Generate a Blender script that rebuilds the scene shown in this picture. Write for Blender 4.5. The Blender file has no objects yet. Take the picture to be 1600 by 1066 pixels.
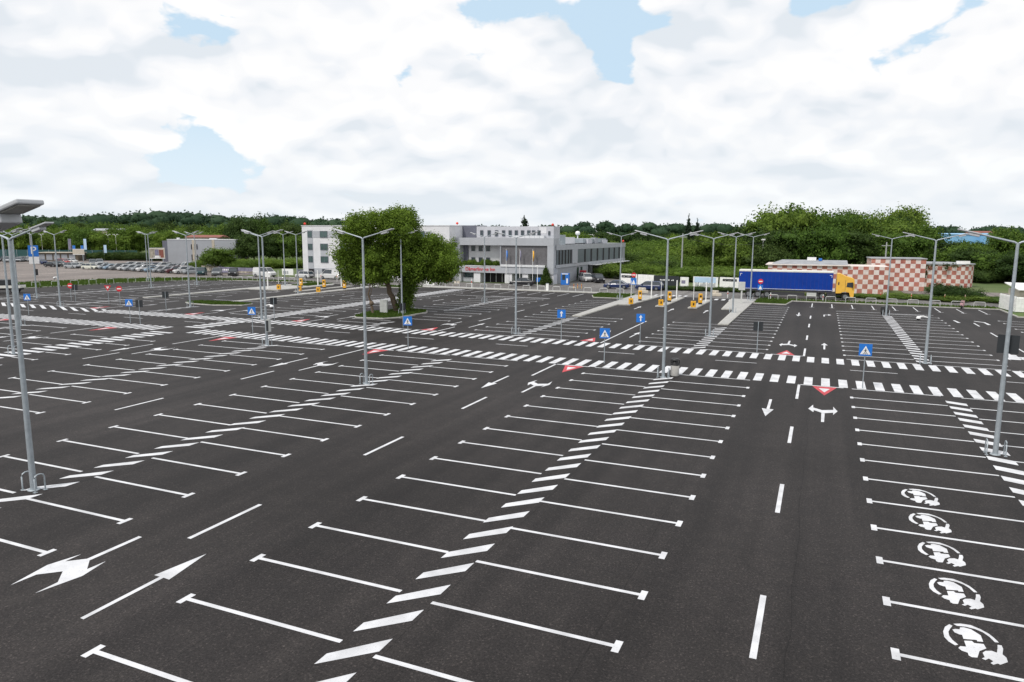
import bpy, math, random
import numpy as np
from mathutils import Vector, Matrix
random.seed(7)
R = math.radians
scene = bpy.context.scene
C = scene.collection
PI = math.pi

# ------------------------------------------------------------------ materials
MATS = {}
def newmat(name):
    m = bpy.data.materials.new(name); m.use_nodes = True
    nt = m.node_tree; b = nt.nodes['Principled BSDF']
    MATS[name] = m
    return m, nt, b
def N(nt, t, **kw):
    n = nt.nodes.new(t)
    for k, v in kw.items():
        if k in n.inputs.keys(): n.inputs[k].default_value = v
        else: setattr(n, k, v)
    return n
def ramp(nt, fac, stops):
    r = nt.nodes.new('ShaderNodeValToRGB')
    while len(r.color_ramp.elements) < len(stops): r.color_ramp.elements.new(0.5)
    for e, (p, c) in zip(r.color_ramp.elements, stops):
        e.position = p; e.color = (*c, 1) if len(c) == 3 else c
    nt.links.new(fac, r.inputs[0]); return r
def mix(nt, a, b, fac, mode='MIX'):
    m = nt.nodes.new('ShaderNodeMix'); m.data_type = 'RGBA'; m.blend_type = mode
    for s, v in ((m.inputs[0], fac), (m.inputs[6], a), (m.inputs[7], b)):
        if isinstance(v, (int, float)): s.default_value = v
        elif isinstance(v, tuple): s.default_value = (*v, 1)
        else: nt.links.new(v, s)
    return m.outputs[2]
def simple(name, col, rough=0.6, var=0.12, scale=3.0, metal=0.0, coat=0.0, spec=0.5):
    m, nt, b = newmat(name)
    tc = N(nt, 'ShaderNodeTexCoord'); no = N(nt, 'ShaderNodeTexNoise', Scale=scale, Detail=6.0)
    nt.links.new(tc.outputs['Object'], no.inputs['Vector'])
    lo = tuple(c*(1-var) for c in col); hi = tuple(min(1, c*(1+var)) for c in col)
    r = ramp(nt, no.outputs['Fac'], [(0.3, lo), (0.7, hi)])
    nt.links.new(r.outputs[0], b.inputs['Base Color'])
    b.inputs['Roughness'].default_value = rough; b.inputs['Metallic'].default_value = metal
    b.inputs['Coat Weight'].default_value = coat; b.inputs['Specular IOR Level'].default_value = spec
    return m
def asphalt(name, dark, light, seams=True):
    m, nt, b = newmat(name); L = nt.links.new
    tc = N(nt, 'ShaderNodeTexCoord')
    big = N(nt, 'ShaderNodeTexNoise', Scale=0.07, Detail=6.0); L(tc.outputs['Object'], big.inputs['Vector'])
    mp = N(nt, 'ShaderNodeMapping'); mp.inputs['Scale'].default_value = (0.9, 0.025, 1); L(tc.outputs['Object'], mp.inputs['Vector'])
    st = N(nt, 'ShaderNodeTexNoise', Scale=1.0, Detail=4.0); L(mp.outputs[0], st.inputs['Vector'])
    fine = N(nt, 'ShaderNodeTexNoise', Scale=16.0, Detail=5.0, Roughness=0.75); L(tc.outputs['Object'], fine.inputs['Vector'])
    grit = N(nt, 'ShaderNodeTexVoronoi', Scale=30.0); L(tc.outputs['Object'], grit.inputs['Vector'])
    mid = N(nt, 'ShaderNodeTexNoise', Scale=1.6, Detail=5.0); L(tc.outputs['Object'], mid.inputs['Vector'])
    c = mix(nt, dark, light, ramp(nt, big.outputs['Fac'], [(0.35, (0,0,0)), (0.68, (1,1,1))]).outputs[0])
    c = mix(nt, c, ramp(nt, st.outputs['Fac'], [(0.35, (.74,.74,.75)), (0.65, (1.22,1.21,1.2))]).outputs[0], 0.9, 'MULTIPLY')
    c = mix(nt, c, ramp(nt, mid.outputs['Fac'], [(0.3, (.86,.86,.87)), (0.7, (1.13,1.12,1.1))]).outputs[0], 0.8, 'MULTIPLY')
    c = mix(nt, c, ramp(nt, fine.outputs['Fac'], [(0.32, (.56,.56,.57)), (0.68, (1.5,1.47,1.45))]).outputs[0], 1.0, 'MULTIPLY')
    c = mix(nt, c, ramp(nt, grit.outputs['Color'], [(0.0, (.6,.6,.6)), (0.75, (1.05,1.05,1.05)), (1.0, (2.8,2.7,2.6))]).outputs[0], 0.75, 'MULTIPLY')
    # small oil spots
    sp = N(nt, 'ShaderNodeTexVoronoi', Scale=0.16); L(tc.outputs['Object'], sp.inputs['Vector'])
    dn = N(nt, 'ShaderNodeTexNoise', Scale=4.0, Detail=3.0); L(tc.outputs['Object'], dn.inputs['Vector'])
    ad = N(nt, 'ShaderNodeMath', operation='MULTIPLY_ADD'); L(dn.outputs['Fac'], ad.inputs[0]); ad.inputs[1].default_value = 0.12; L(sp.outputs['Distance'], ad.inputs[2])
    c = mix(nt, c, ramp(nt, ad.outputs[0], [(0.07, (.35,.35,.37)), (0.13, (1,1,1))]).outputs[0], 0.85, 'MULTIPLY')
    if seams:
        sx = N(nt, 'ShaderNodeSeparateXYZ'); L(tc.outputs['Object'], sx.inputs[0])
        wb = N(nt, 'ShaderNodeTexNoise', Scale=0.25, Detail=4.0); L(tc.outputs['Object'], wb.inputs['Vector'])
        a1 = N(nt, 'ShaderNodeMath', operation='MULTIPLY_ADD'); L(wb.outputs['Fac'], a1.inputs[0]); a1.inputs[1].default_value = 0.35; L(sx.outputs[0], a1.inputs[2])
        a2 = N(nt, 'ShaderNodeMath', operation='PINGPONG'); L(a1.outputs[0], a2.inputs[0]); a2.inputs[1].default_value = 2.025
        c = mix(nt, c, ramp(nt, a2.outputs[0], [(0.006, (.5,.5,.5)), (0.018, (1,1,1))]).outputs[0], 0.7, 'MULTIPLY')
    L(c, b.inputs['Base Color'])
    b.inputs['Roughness'].default_value = 0.70; b.inputs['Specular IOR Level'].default_value = 0.17
    bp = N(nt, 'ShaderNodeBump', Strength=0.35, Distance=0.01); L(fine.outputs['Fac'], bp.inputs['Height']); L(bp.outputs[0], b.inputs['Normal'])
    return m
def paint(name, col, wear=(0.055, 0.053, 0.052)):
    m, nt, b = newmat(name); L = nt.links.new
    tc = N(nt, 'ShaderNodeTexCoord')
    n1 = N(nt, 'ShaderNodeTexNoise', Scale=24.0, Detail=5.0); L(tc.outputs['Object'], n1.inputs['Vector'])
    n2 = N(nt, 'ShaderNodeTexNoise', Scale=1.3, Detail=4.0); L(tc.outputs['Object'], n2.inputs['Vector'])
    c = mix(nt, tuple(x*0.72 for x in col), col, ramp(nt, n2.outputs['Fac'], [(0.3, (0,0,0)), (0.6, (1,1,1))]).outputs[0])
    c = mix(nt, c, tuple(x*0.5+y*0.5 for x, y in zip(col, wear)), ramp(nt, n1.outputs['Fac'], [(0.60, (0,0,0)), (0.74, (1,1,1))]).outputs[0])
    L(c, b.inputs['Base Color']); b.inputs['Roughness'].default_value = 0.7
    return m
def foliage(name, dark, light, hue=0.04):
    m, nt, b = newmat(name); L = nt.links.new
    g = N(nt, 'ShaderNodeNewGeometry'); oi = N(nt, 'ShaderNodeObjectInfo')
    tc = N(nt, 'ShaderNodeTexCoord'); no = N(nt, 'ShaderNodeTexNoise', Scale=0.6, Detail=3.0); L(tc.outputs['Object'], no.inputs['Vector'])
    a = N(nt, 'ShaderNodeMath', operation='MULTIPLY_ADD'); L(g.outputs['Random Per Island'], a.inputs[0]); a.inputs[1].default_value = 0.6
    s = N(nt, 'ShaderNodeMath', operation='MULTIPLY'); L(no.outputs['Fac'], s.inputs[0]); s.inputs[1].default_value = 0.55; L(s.outputs[0], a.inputs[2])
    c = mix(nt, dark, light, a.outputs[0])
    hs = N(nt, 'ShaderNodeHueSaturation'); L(c, hs.inputs['Color'])
    mr = N(nt, 'ShaderNodeMapRange'); L(oi.outputs['Random'], mr.inputs[0]); mr.inputs[3].default_value = 0.5-hue; mr.inputs[4].default_value = 0.5+hue*0.4
    L(mr.outputs[0], hs.inputs['Hue'])
    m2 = N(nt, 'ShaderNodeMapRange'); L(oi.outputs['Random'], m2.inputs[0]); m2.inputs[3].default_value = 1.2; m2.inputs[4].default_value = 0.75
    L(m2.outputs[0], hs.inputs['Value'])
    L(hs.outputs[0], b.inputs['Base Color']); b.inputs['Roughness'].default_value = 0.75; b.inputs['Specular IOR Level'].default_value = 0.2
    tr = N(nt, 'ShaderNodeBsdfTranslucent'); L(hs.outputs[0], tr.inputs['Color'])
    mx = N(nt, 'ShaderNodeMixShader'); mx.inputs[0].default_value = 0.35
    L(b.outputs[0], mx.inputs[1]); L(tr.outputs[0], mx.inputs[2]); L(mx.outputs[0], nt.nodes['Material Output'].inputs['Surface'])
    return m
def grassmat(name, a, b_, c_, sc=0.4):
    m, nt, b = newmat(name); L = nt.links.new
    tc = N(nt, 'ShaderNodeTexCoord')
    n1 = N(nt, 'ShaderNodeTexNoise', Scale=sc, Detail=8.0, Roughness=0.65); L(tc.outputs['Object'], n1.inputs['Vector'])
    n2 = N(nt, 'ShaderNodeTexNoise', Scale=9.0, Detail=4.0); L(tc.outputs['Object'], n2.inputs['Vector'])
    r = ramp(nt, n1.outputs['Fac'], [(0.3, a), (0.5, b_), (0.68, c_)])
    c = mix(nt, r.outputs[0], ramp(nt, n2.outputs['Fac'], [(0.3, (.6,.6,.6)), (0.7, (1.4,1.4,1.3))]).outputs[0], 0.8, 'MULTIPLY')
    L(c, b.inputs['Base Color']); b.inputs['Roughness'].default_value = 0.95
    return m

asphalt('asphalt', (.0210,.0189,.0187), (.0345,.0312,.0310))
asphalt('road_asphalt', (.13,.127,.125), (.18,.175,.17), False)
asphalt('gravel', (.165,.147,.138), (.24,.215,.20), False)
paint('white_paint', (.66,.665,.69)); paint('red_paint', (.55,.055,.07), (.09,.05,.05))
simple('kerb', (.44,.43,.40), .9, .2, 2); simple('concrete', (.40,.39,.37), .9, .15, 1.5); simple('pavers', (.38,.375,.36), .9, .18, 4)
grassmat('grass', (.045,.075,.018), (.075,.125,.022), (.12,.15,.045)); grassmat('meadow', (.05,.08,.02), (.08,.12,.03), (.11,.13,.05), 0.06)
grassmat('dry_grass', (.09,.08,.045), (.10,.115,.04), (.07,.11,.03), .3)
simple('galvanised', (.36,.40,.43), .5, .12, 6, .35); simple('hoop_steel', (.62,.63,.62), .45, .1, 5, .2)
simple('lamp_grey', (.46,.47,.49), .5, .06, 5, .2); simple('lens', (.30,.29,.26), .35)
simple('sign_blue', (.015,.17,.60), .4, .05); simple('sign_white', (.82,.82,.82), .5, .04); simple('sign_black', (.02,.02,.022), .6); simple('sign_red', (.62,.02,.03), .4)
simple('sign_back', (.022,.026,.03), .6); simple('yellow', (.78,.40,.025), .45, .06); simple('dark_plastic', (.02,.02,.022), .5); simple('white_plastic', (.80,.80,.80), .35)
simple('render_white', (.66,.66,.68), .85, .06, .8); simple('render_grey', (.32,.335,.365), .85, .07, .8); simple('render_light', (.50,.505,.54), .85, .06, .8); simple('render_mid', (.40,.415,.445), .85, .06, .8); simple('panel_dark', (.13,.135,.17), .6, .1, 1)
simple('louvre', (.17,.165,.175), .6, .15, 2); simple('glass_dark', (.035,.05,.06), .12, .3, .5, 0, 0, .8); simple('glass_green', (.05,.09,.09), .12, .3, .6, 0, 0, .8); simple('window_panel', (.15,.17,.20), .3, .12, 1.5)
simple('dark_void', (.015,.014,.016), .8); simple('roof_membrane', (.30,.31,.33), .9, .15, 1); simple('frame_light', (.65,.66,.68), .4); simple('red_light', (.70,.05,.03), .4)
simple('sign_letter', (.60,.025,.04), .4); simple('bark', (.13,.095,.065), .9, .3, 8); simple('soil', (.12,.10,.075), .95, .3, 2)
simple('grey_block', (.34,.355,.385), .9, .05, .6); simple('tan_wall', (.45,.40,.33), .9, .15, 1); simple('blue_roof', (.22,.45,.70), .5, .08, .3)
simple('tyre', (.018,.018,.019), .8); simple('rim', (.26,.27,.28), .35, .1, 9, .6); simple('car_glass', (.03,.04,.05), .08, .2, 3, 0, 0, .9)
simple('headlight', (.75,.76,.78), .2); simple('taillight', (.45,.02,.02), .3); simple('trim_black', (.02,.02,.02), .5)
simple('tarp_blue', (.008,.045,.30), .85, .10, 1.2, 0, 0, .15); simple('strap_blue', (.012,.03,.24), .7); simple('cab_yellow', (.80,.45,.06), .4, .05, 2, 0, .3); simple('trailer_white', (.72,.71,.66), .5, .1, 1)
simple('chassis', (.04,.04,.045), .7); simple('utility_grey', (.50,.51,.49), .6, .06); simple('check_white', (.68,.60,.56), .9, .12, 1.2); simple('check_red', (.42,.11,.075), .9, .3, .9)
simple('blue_kiosk', (.02,.16,.55), .4, .1); simple('machine_red', (.35,.02,.03), .5); simple('hedge_green_fence', (.012,.065,.065), .7); simple('banner_violet', (.20,.19,.27), .7, .4, 1)
simple('banner_photo', (.30,.27,.22), .7, .6, 1.1); simple('banner_sky', (.45,.60,.78), .6, .15, .5); simple('roof_red', (.24,.085,.065), .9, .2, 1); simple('sand', (.55,.50,.42), .9, .15, 3)
simple('pole_concrete', (.33,.34,.34), .9, .1, 2); simple('cable', (.05,.05,.05), .6); simple('skin', (.5,.33,.26), .6); simple('pink', (.50,.30,.32), .6)
simple('bollard_orange', (.60,.45,.36), .6); simple('bright_white', (.82,.82,.80), .6)
CARC = dict(white=(.60,.60,.60), silver=(.32,.34,.36), grey=(.16,.17,.18), black=(.018,.018,.022), blue=(.016,.030,.095), red=(.40,.02,.02), dark_red=(.09,.025,.03), light_blue=(.22,.32,.42), cream=(.62,.62,.54), teal=(.012,.05,.055), green=(.03,.40,.22))
for k, v in CARC.items(): simple('car_'+k, v, .32, .03, 1, 0.0, .15 if max(v) < .1 else .5, .35 if max(v) < .1 else .5)
foliage('leaf_main', (.048,.098,.012), (.22,.33,.038), .005)
foliage('leaf_mid', (.032,.074,.013), (.145,.240,.036), .02); foliage('leaf_dark', (.018,.042,.012), (.072,.125,.026), .02); foliage('leaf_far_hazed', (.018,.045,.026), (.048,.092,.045), .01)  # far wood leaves: bluish distance haze mixed into the green
foliage('leaf_conifer', (.010,.022,.013), (.030,.055,.028)); foliage('leaf_light', (.050,.105,.014), (.18,.28,.04), .015); foliage('grass_blade', (.035,.070,.012), (.12,.19,.03), .02)

# ------------------------------------------------------------------ mesh helpers
class MB:
    def __init__(s): s.v = []; s.f = []; s.m = []; s.sm = []
    def add(s, vs, fs, mat=0, smooth=False):
        o = len(s.v); s.v += [tuple(v) for v in vs]
        for f in fs: s.f.append(tuple(i+o for i in f)); s.m.append(mat); s.sm.append(smooth)
    def box(s, x0, x1, y0, y1, z0, z1, mat=0, mtx=None):
        vs = [(x0,y0,z0),(x1,y0,z0),(x1,y1,z0),(x0,y1,z0),(x0,y0,z1),(x1,y0,z1),(x1,y1,z1),(x0,y1,z1)]
        if mtx is not None: vs = [mtx @ Vector(v) for v in vs]
        s.add(vs, [(0,3,2,1),(4,5,6,7),(0,1,5,4),(1,2,6,5),(2,3,7,6),(3,0,4,7)], mat); return s
    def flat(s, pts, z=0, mat=0):
        a = sum(pts[i][0]*pts[(i+1)%len(pts)][1]-pts[(i+1)%len(pts)][0]*pts[i][1] for i in range(len(pts)))
        if a < 0: pts = pts[::-1]
        s.add([(x,y,z) for x,y in pts], [tuple(range(len(pts)))], mat); return s
    def rect(s, x0, x1, y0, y1, z=0, mat=0): return s.flat([(x0,y0),(x1,y0),(x1,y1),(x0,y1)], z, mat)
    def prism(s, pts, z0, z1, mat=0, side=None):
        a = sum(pts[i][0]*pts[(i+1)%len(pts)][1]-pts[(i+1)%len(pts)][0]*pts[i][1] for i in range(len(pts)))
        if a < 0: pts = pts[::-1]
        n = len(pts)
        s.add([(x,y,z0) for x,y in pts]+[(x,y,z1) for x,y in pts], [tuple(range(n,2*n)), tuple(range(n-1,-1,-1))], mat)
        s.add([(x,y,z0) for x,y in pts]+[(x,y,z1) for x,y in pts], [(i,(i+1)%n,n+(i+1)%n,n+i) for i in range(n)], mat if side is None else side); return s
    def tube(s, pts, rs, n=10, mat=0, cap=True, smooth=True):
        pts = [Vector(p) for p in pts]
        if not isinstance(rs, (list, tuple)): rs = [rs]*len(pts)
        rings = []
        for i, p in enumerate(pts):
            d = (pts[min(i+1,len(pts)-1)]-pts[max(i-1,0)]).normalized()
            a = d.cross(Vector((0,0,1)) if abs(d.z) < .9 else Vector((0,1,0))).normalized(); b = d.cross(a).normalized()
            rings.append([p+(a*math.cos(t)+b*math.sin(t))*rs[i] for t in [2*PI*k/n for k in range(n)]])
        vs = [v for r in rings for v in r]
        fs = [(i*n+k, i*n+(k+1)%n, (i+1)*n+(k+1)%n, (i+1)*n+k) for i in range(len(pts)-1) for k in range(n)]
        s.add(vs, fs, mat, smooth)
        if cap: s.add(rings[0], [tuple(range(n))], mat); s.add(rings[-1], [tuple(range(n-1,-1,-1))], mat)
        return s
    def lathe(s, prof, n=16, mat=0, smooth=True, c=(0,0)):
        vs = [(c[0]+r*math.cos(2*PI*k/n), c[1]+r*math.sin(2*PI*k/n), z) for r, z in prof for k in range(n)]
        s.add(vs, [(i*n+k, i*n+(k+1)%n, (i+1)*n+(k+1)%n, (i+1)*n+k) for i in range(len(prof)-1) for k in range(n)], mat, smooth); return s
    def loft(s, secs, mat=0, smooth=False):
        n = len(secs[0]); vs = [v for r in secs for v in r]
        s.add(vs, [(i*n+k, i*n+(k+1)%n, (i+1)*n+(k+1)%n, (i+1)*n+k) for i in range(len(secs)-1) for k in range(n)]+[tuple(range(n-1,-1,-1)), tuple((len(secs)-1)*n+k for k in range(n))], mat, smooth); return s
    def build(s, name, mats, parent=None, loc=(0,0,0), rz=0, bevel=0):
        me = bpy.data.meshes.new(name); me.from_pydata(s.v, [], s.f); me.validate()
        for m in (mats if isinstance(mats, (list, tuple)) else [mats]): me.materials.append(MATS[m])
        if len(me.polygons) == len(s.m):
            me.polygons.foreach_set('material_index', s.m); me.polygons.foreach_set('use_smooth', s.sm)
        o = bpy.data.objects.new(name, me); C.objects.link(o); o.location = loc; o.rotation_euler.z = rz
        if parent: o.parent = parent
        if bevel:
            b = o.modifiers.new('Bevel', 'BEVEL'); b.width = bevel; b.segments = 2; b.limit_method = 'ANGLE'
        return o
def tag(o, label=None, cat=None, group=None, kind=None):
    if label: o['label'] = label
    if cat: o['category'] = cat
    if group: o['group'] = group
    if kind: o['kind'] = kind
    return o
def empty(name, loc, rz=0, label=None, cat=None, group=None):
    o = bpy.data.objects.new(name, None); C.objects.link(o); o.location = loc; o.rotation_euler.z = rz
    return tag(o, label, cat, group)
def copy_tree(o, parent=None):
    c = o.copy(); C.objects.link(c); c.parent = parent
    for ch in list(o.children): copy_tree(ch, c)
    return c
def dup(o, loc, rz=None, label=None, group=None):
    c = copy_tree(o); c.location = loc
    if rz is not None: c.rotation_euler.z = rz
    if label: c['label'] = label
    if group: c['group'] = group
    return c
def text(name, s, size, mat, parent, loc, rot=(PI/2,0,0), extrude=0.02, sx=1.0):
    cu = bpy.data.curves.new(name, 'FONT'); cu.body = s; cu.size = size; cu.extrude = extrude; cu.align_x = 'CENTER'; cu.align_y = 'CENTER'
    t = bpy.data.objects.new(name+'_tmp', cu); C.objects.link(t)
    me = bpy.data.meshes.new_from_object(t.evaluated_get(bpy.context.evaluated_depsgraph_get())); bpy.data.objects.remove(t)
    me.materials.clear(); me.materials.append(MATS[mat])
    o = bpy.data.objects.new(name, me); C.objects.link(o); o.location = loc; o.rotation_euler = rot; o.scale = (sx,1,1); o.parent = parent
    return o
ORD = 'zeroth first second third fourth fifth sixth seventh eighth ninth tenth eleventh twelfth thirteenth fourteenth fifteenth sixteenth seventeenth eighteenth nineteenth'.split()
TEN = {2:('twentieth','twenty-'),3:('thirtieth','thirty-'),4:('fortieth','forty-'),5:('fiftieth','fifty-'),6:('sixtieth','sixty-'),7:('seventieth','seventy-')}
def nth(n):
    if n < 20: return ORD[n]
    return TEN[n//10][0] if n % 10 == 0 else TEN[n//10][1]+ORD[n%10]

# ------------------------------------------------------------------ camera (solved from the bay grid)
Rv = Vector((0.91756738,0.39755325,0.0046388)); Uv = Vector((-0.06256026,0.13284946,0.98915986)); Fv = Vector((-0.39262746,0.90791103,-0.14676937))
cd = bpy.data.cameras.new('camera'); cam = bpy.data.objects.new('camera', cd); C.objects.link(cam)
M3 = Matrix((Rv, Uv, -Fv)).transposed(); cam.matrix_world = Matrix.Translation((0,0,9.0614)) @ M3.to_4x4()
cd.sensor_fit = 'HORIZONTAL'; cd.sensor_width = 36; cd.lens = 1113.79/1600*36; cd.clip_start = .1; cd.clip_end = 6000
scene.camera = cam
def bearing(k, depth):
    """ground point at a compass bearing k (tangent from the view axis) and a depth in metres"""
    f = Vector((Fv.x, Fv.y)).normalized(); r = Vector((f.y, -f.x))
    return (depth*(f.x+k*r.x), depth*(f.y+k*r.y))
def pol(px, depth): return bearing((px-800)/1125.0, depth)
def azi(o): return math.atan2(o[0], o[1])      # for left to right ordering

# ------------------------------------------------------------------ setting: ground, lot, kerbs
def struct(o): o['kind'] = 'structure'; return o
g = MB(); g.rect(-2500, 2500, -600, 3000, -0.03); struct(g.build('ground', 'meadow'))
LOT = [(-150,-60),(90,-60),(90,97.5),(20.9,97.5),(20.9,106.9),(-3.5,107.8),(-31,108.9),(-66,108.2),(-98,108.0),(-103,106.8),(-110,105.3),(-114,102.3),(-118.3,93.4),(-120.5,76),(-128,40)]
struct(MB().flat(LOT, 0).build('parking_lot', 'asphalt'))
def kerb_line(pts, name='kerb', w=.15, h=.12, mat='kerb'):
    b = MB()
    for (x0,y0),(x1,y1) in zip(pts[:-1], pts[1:]):
        d = Vector((x1-x0,y1-y0)); L = d.length
        m = Matrix.Translation((x0,y0,0)) @ Matrix.Rotation(math.atan2(d.y,d.x),4,'Z')
        b.box(-.02, L+.02, 0, w, -.05, h, 0, m)
    return struct(b.build(name, mat))
kerb_line([(-128,40),(-120.5,76),(-118.3,93.4),(-114,102.3),(-110,105.3),(-103,106.8),(-98,108.0),(-89,108.1)])
kerb_line([(-71,108.1),(-66,108.2),(-31,108.9),(-27,108.7)]); kerb_line([(-8,108.0),(-3.5,107.8),(20.9,106.9),(20.9,97.5),(90,97.5)])
# access road and verges
struct(MB().flat([(-240,92),(-148,104),(-126,111.5),(-100,112.5),(-10,111.5),(90,110.3),(90,117.9),(-4,118.8),(-8,123.5),(-44,124.2),(-66,123.4),(-100,121.5),(-150,119.5),(-250,104)], .004).build('access_road', 'road_asphalt'))
struct(MB().flat([(-89,108.0),(-71,108.0),(-71,113),(-89,113)], .008).flat([(-27.0,108.6),(-8.2,107.9),(-8.2,112.6),(-27,112.6)], .008).build('entrance_apron', 'road_asphalt'))
struct(MB().flat([(-132,44),(-124,78),(-121,95),(-124,107),(-120,117),(-115,130),(-165,165),(-270,190),(-330,100),(-250,40)], .012).build('gravel_yard', 'gravel'))
struct(MB().flat([(-71,108.3),(-66,108.4),(-31,109.1),(-27.2,108.9),(-27.2,111.6),(-71,112)], .02).build('pavement', 'pavers'))
struct(MB().flat([(-45.2,124.6),(-28,121.5),(-28,135),(-33,175),(-45.2,175)], .016).build('hotel_forecourt', 'road_asphalt'))
struct(MB().flat([(-120.3,76),(-118.1,93.4),(-113.8,102.5),(-109.9,105.6),(-103,107.1),(-98,108.3),(-89,108.4),(-89,111.5),(-112,111.5),(-125,106.5),(-131,98),(-134.5,86),(-137,70),(-139,40),(-127.8,40)], .03).build('grass_verge', 'grass'))
struct(MB().flat([(-8.3,108.2),(-3.5,108.0),(20.8,107.1),(21.2,107.1),(21.2,110.0),(-8.2,111.2)], .03).flat([(21.1,97.7),(90,97.7),(90,103.8),(21.1,103.8)], .03).build('grass_verge', 'grass'))
struct(MB().flat([(12.5,131.5),(90,128.5),(90,141),(24,140),(12.5,137.5)], .02).build('gravel_path', 'gravel')); struct(MB().flat([(-3,118.9),(90,118.0),(90,126),(-3,127)], .035).build('grass_bank', 'dry_grass'))
def island(pts, name, top='pavers', h=.12):
    b = MB(); b.prism(pts, -.03, h, 0); o = struct(b.build('kerb', 'kerb'))
    c = Vector((sum(p[0] for p in pts)/len(pts), sum(p[1] for p in pts)/len(pts)))
    ins = []
    n = len(pts); ar = sum(pts[i][0]*pts[(i+1)%n][1]-pts[(i+1)%n][0]*pts[i][1] for i in range(n)); sg = 1 if ar > 0 else -1
    for i in range(n):
        a, b_, c2 = Vector(pts[i-1]), Vector(pts[i]), Vector(pts[(i+1)%n])
        d1 = (b_-a).normalized(); d2 = (c2-b_).normalized(); n1 = Vector((-d1.y,d1.x))*sg; n2 = Vector((-d2.y,d2.x))*sg
        q = (n1+n2); q = q/max(.5, q.length_squared)*2*.13
        ins.append(tuple(b_+q))
    struct(MB().flat(ins, h+.012).build(name, top)); return ins
I_tree = island([(-47.4,65.3),(-46.6,64.5),(-43.3,64.9),(-42.3,66.5),(-42.2,72.5),(-43.2,74.2),(-46.5,74.2),(-48.4,69)], 'tree_island', 'grass')
I_left = island([(-77.2,69.3),(-75.5,68.3),(-71,68.0),(-67.5,69.4),(-67.7,71.5),(-72,71.9),(-76.5,71.3)], 'grass_island', 'grass')
I_g1 = island([(-31.8,104),(-30.7,101),(-26.0,101.2),(-26.0,108.4),(-32,108.6)], 'grass_island', 'grass')
I_g2 = island([(-8.3,102.0),(-4.1,101.8),(-3.5,107.6),(-8.3,107.8)], 'grass_island', 'grass')
I_g3 = island([(-86.4,100.4),(-82.4,100.4),(-82.4,107.6),(-86.4,107.6)], 'grass_island', 'grass')
I_g4 = island([(-70.8,104.6),(-63.5,104.8),(-63.5,107.9),(-70.8,107.9)], 'grass_island', 'grass')
island([(-9.5,75.4),(-8.5,75.6),(-8.4,107.6),(-11.8,107.6),(-11.2,91.5),(-9.7,91.7)], 'footpath', 'pavers')
island([(-25.6,76.3),(-24.6,76.3),(-24.4,91.6),(-22.9,91.9),(-21.9,107.4),(-25.9,107.4),(-25.9,92)], 'footpath', 'pavers')
island([(-19.5,91.7),(-18.4,91.7),(-18.3,106.3),(-19.3,106.3)], 'booth_island', 'concrete')
island([(-15.3,91.4),(-14.2,91.5),(-14.0,104.2),(-15.0,104.2)], 'booth_island', 'concrete')
island([(-88.4,72),(-87.4,72),(-86.7,90.6),(-82.6,90.9),(-80.6,90.8),(-80.6,105),(-82.2,107.7),(-82.2,100.2),(-86.6,100.2),(-88.2,107)], 'footpath', 'pavers')
island([(-77.0,90.3),(-75.8,90.3),(-75.6,104.5),(-76.6,104.5)], 'booth_island', 'concrete')
island([(-72.6,72.5),(-71.5,72.5),(-71.2,107.6),(-72.9,107.6)], 'footpath', 'pavers')

# ------------------------------------------------------------------ painted markings
Z1 = .005
def mark(name, b, mat='white_paint'): return struct(b.build(name, mat))
MED = [23.4, 7.25, -8.9, -25.1, -41.3, -72.1, -88.3, -104.5]
AIS = [15.25, -.85, -16.95, -33.2, -49.1, -64.4, -80.2, -96.4]
def zy(x): return 46.95-.018*max(x,-60)             # zebra A near edge
def zy2(x): return 55.6-.02*max(x,-45)              # zebra B near edge
def b1(x): return 44.28-.03*max(x,-42)
def b2(x): return 60.3-.035*max(x,-35)
bays, hat = MB(), MB()
def bay(xs, xe, y, tee=.24, w=.13):
    s = 1 if xe > xs else -1
    bays.rect(min(xs,xe), max(xs,xe), y-w/2, y+w/2, Z1)
    bays.rect(min(xe,xe+s*.17), max(xe,xe+s*.17), y-tee, y+tee, Z1)
LIM = {23.4:(60,94), 7.25:(60,94.6), -8.9:(60,99), -25.1:(60,97), -41.3:(63,95), -72.1:(62,97), -88.3:(62,99), -104.5:(62,100)}
for m in MED:
    for s in (1,-1):
        x0, x1 = m+s*.5, m+s*(5.15)
        y = b1(m+s*3)
        while y > -6:
            bay(x0, x1, y); y -= 2.5
        y = b2(m+s*3); hi = LIM[m][1]
        if m == -8.9 and s == -1: hi = 76.2
        if m == -25.1 and s == 1: hi = 76.4
        if m == -41.3: y += 5 if s == 1 else 0
        if m == -25.1 and s == -1: hi = 97
        if m == -72.1: y = 74.5; hi = 97 if s == 1 else 76
        if m == -88.3 and s == 1: hi = 88
        while y < hi:
            bay(x0, x1, y); y += 2.53
        # lines along the zebra crossings
        q = sorted((x0, x1)); yy = zy(m+s*3)-.08; bays.rect(q[0], q[1], yy-.13, yy, Z1)
        yy = zy2(m+s*3)+2.62; bays.rect(q[0], q[1], yy, yy+.13, Z1)
# walkway stubs
for s, x0, x1 in ((-1,-57.4,-61.8),(1,-54.4,-51.9)):
    y = 45.4-2.5
    while y > 5: bay(x0, x1, y); y -= 2.5
    y = 62.0
    while y < 100: bay(x0, x1, y); y += 2.53
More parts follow.
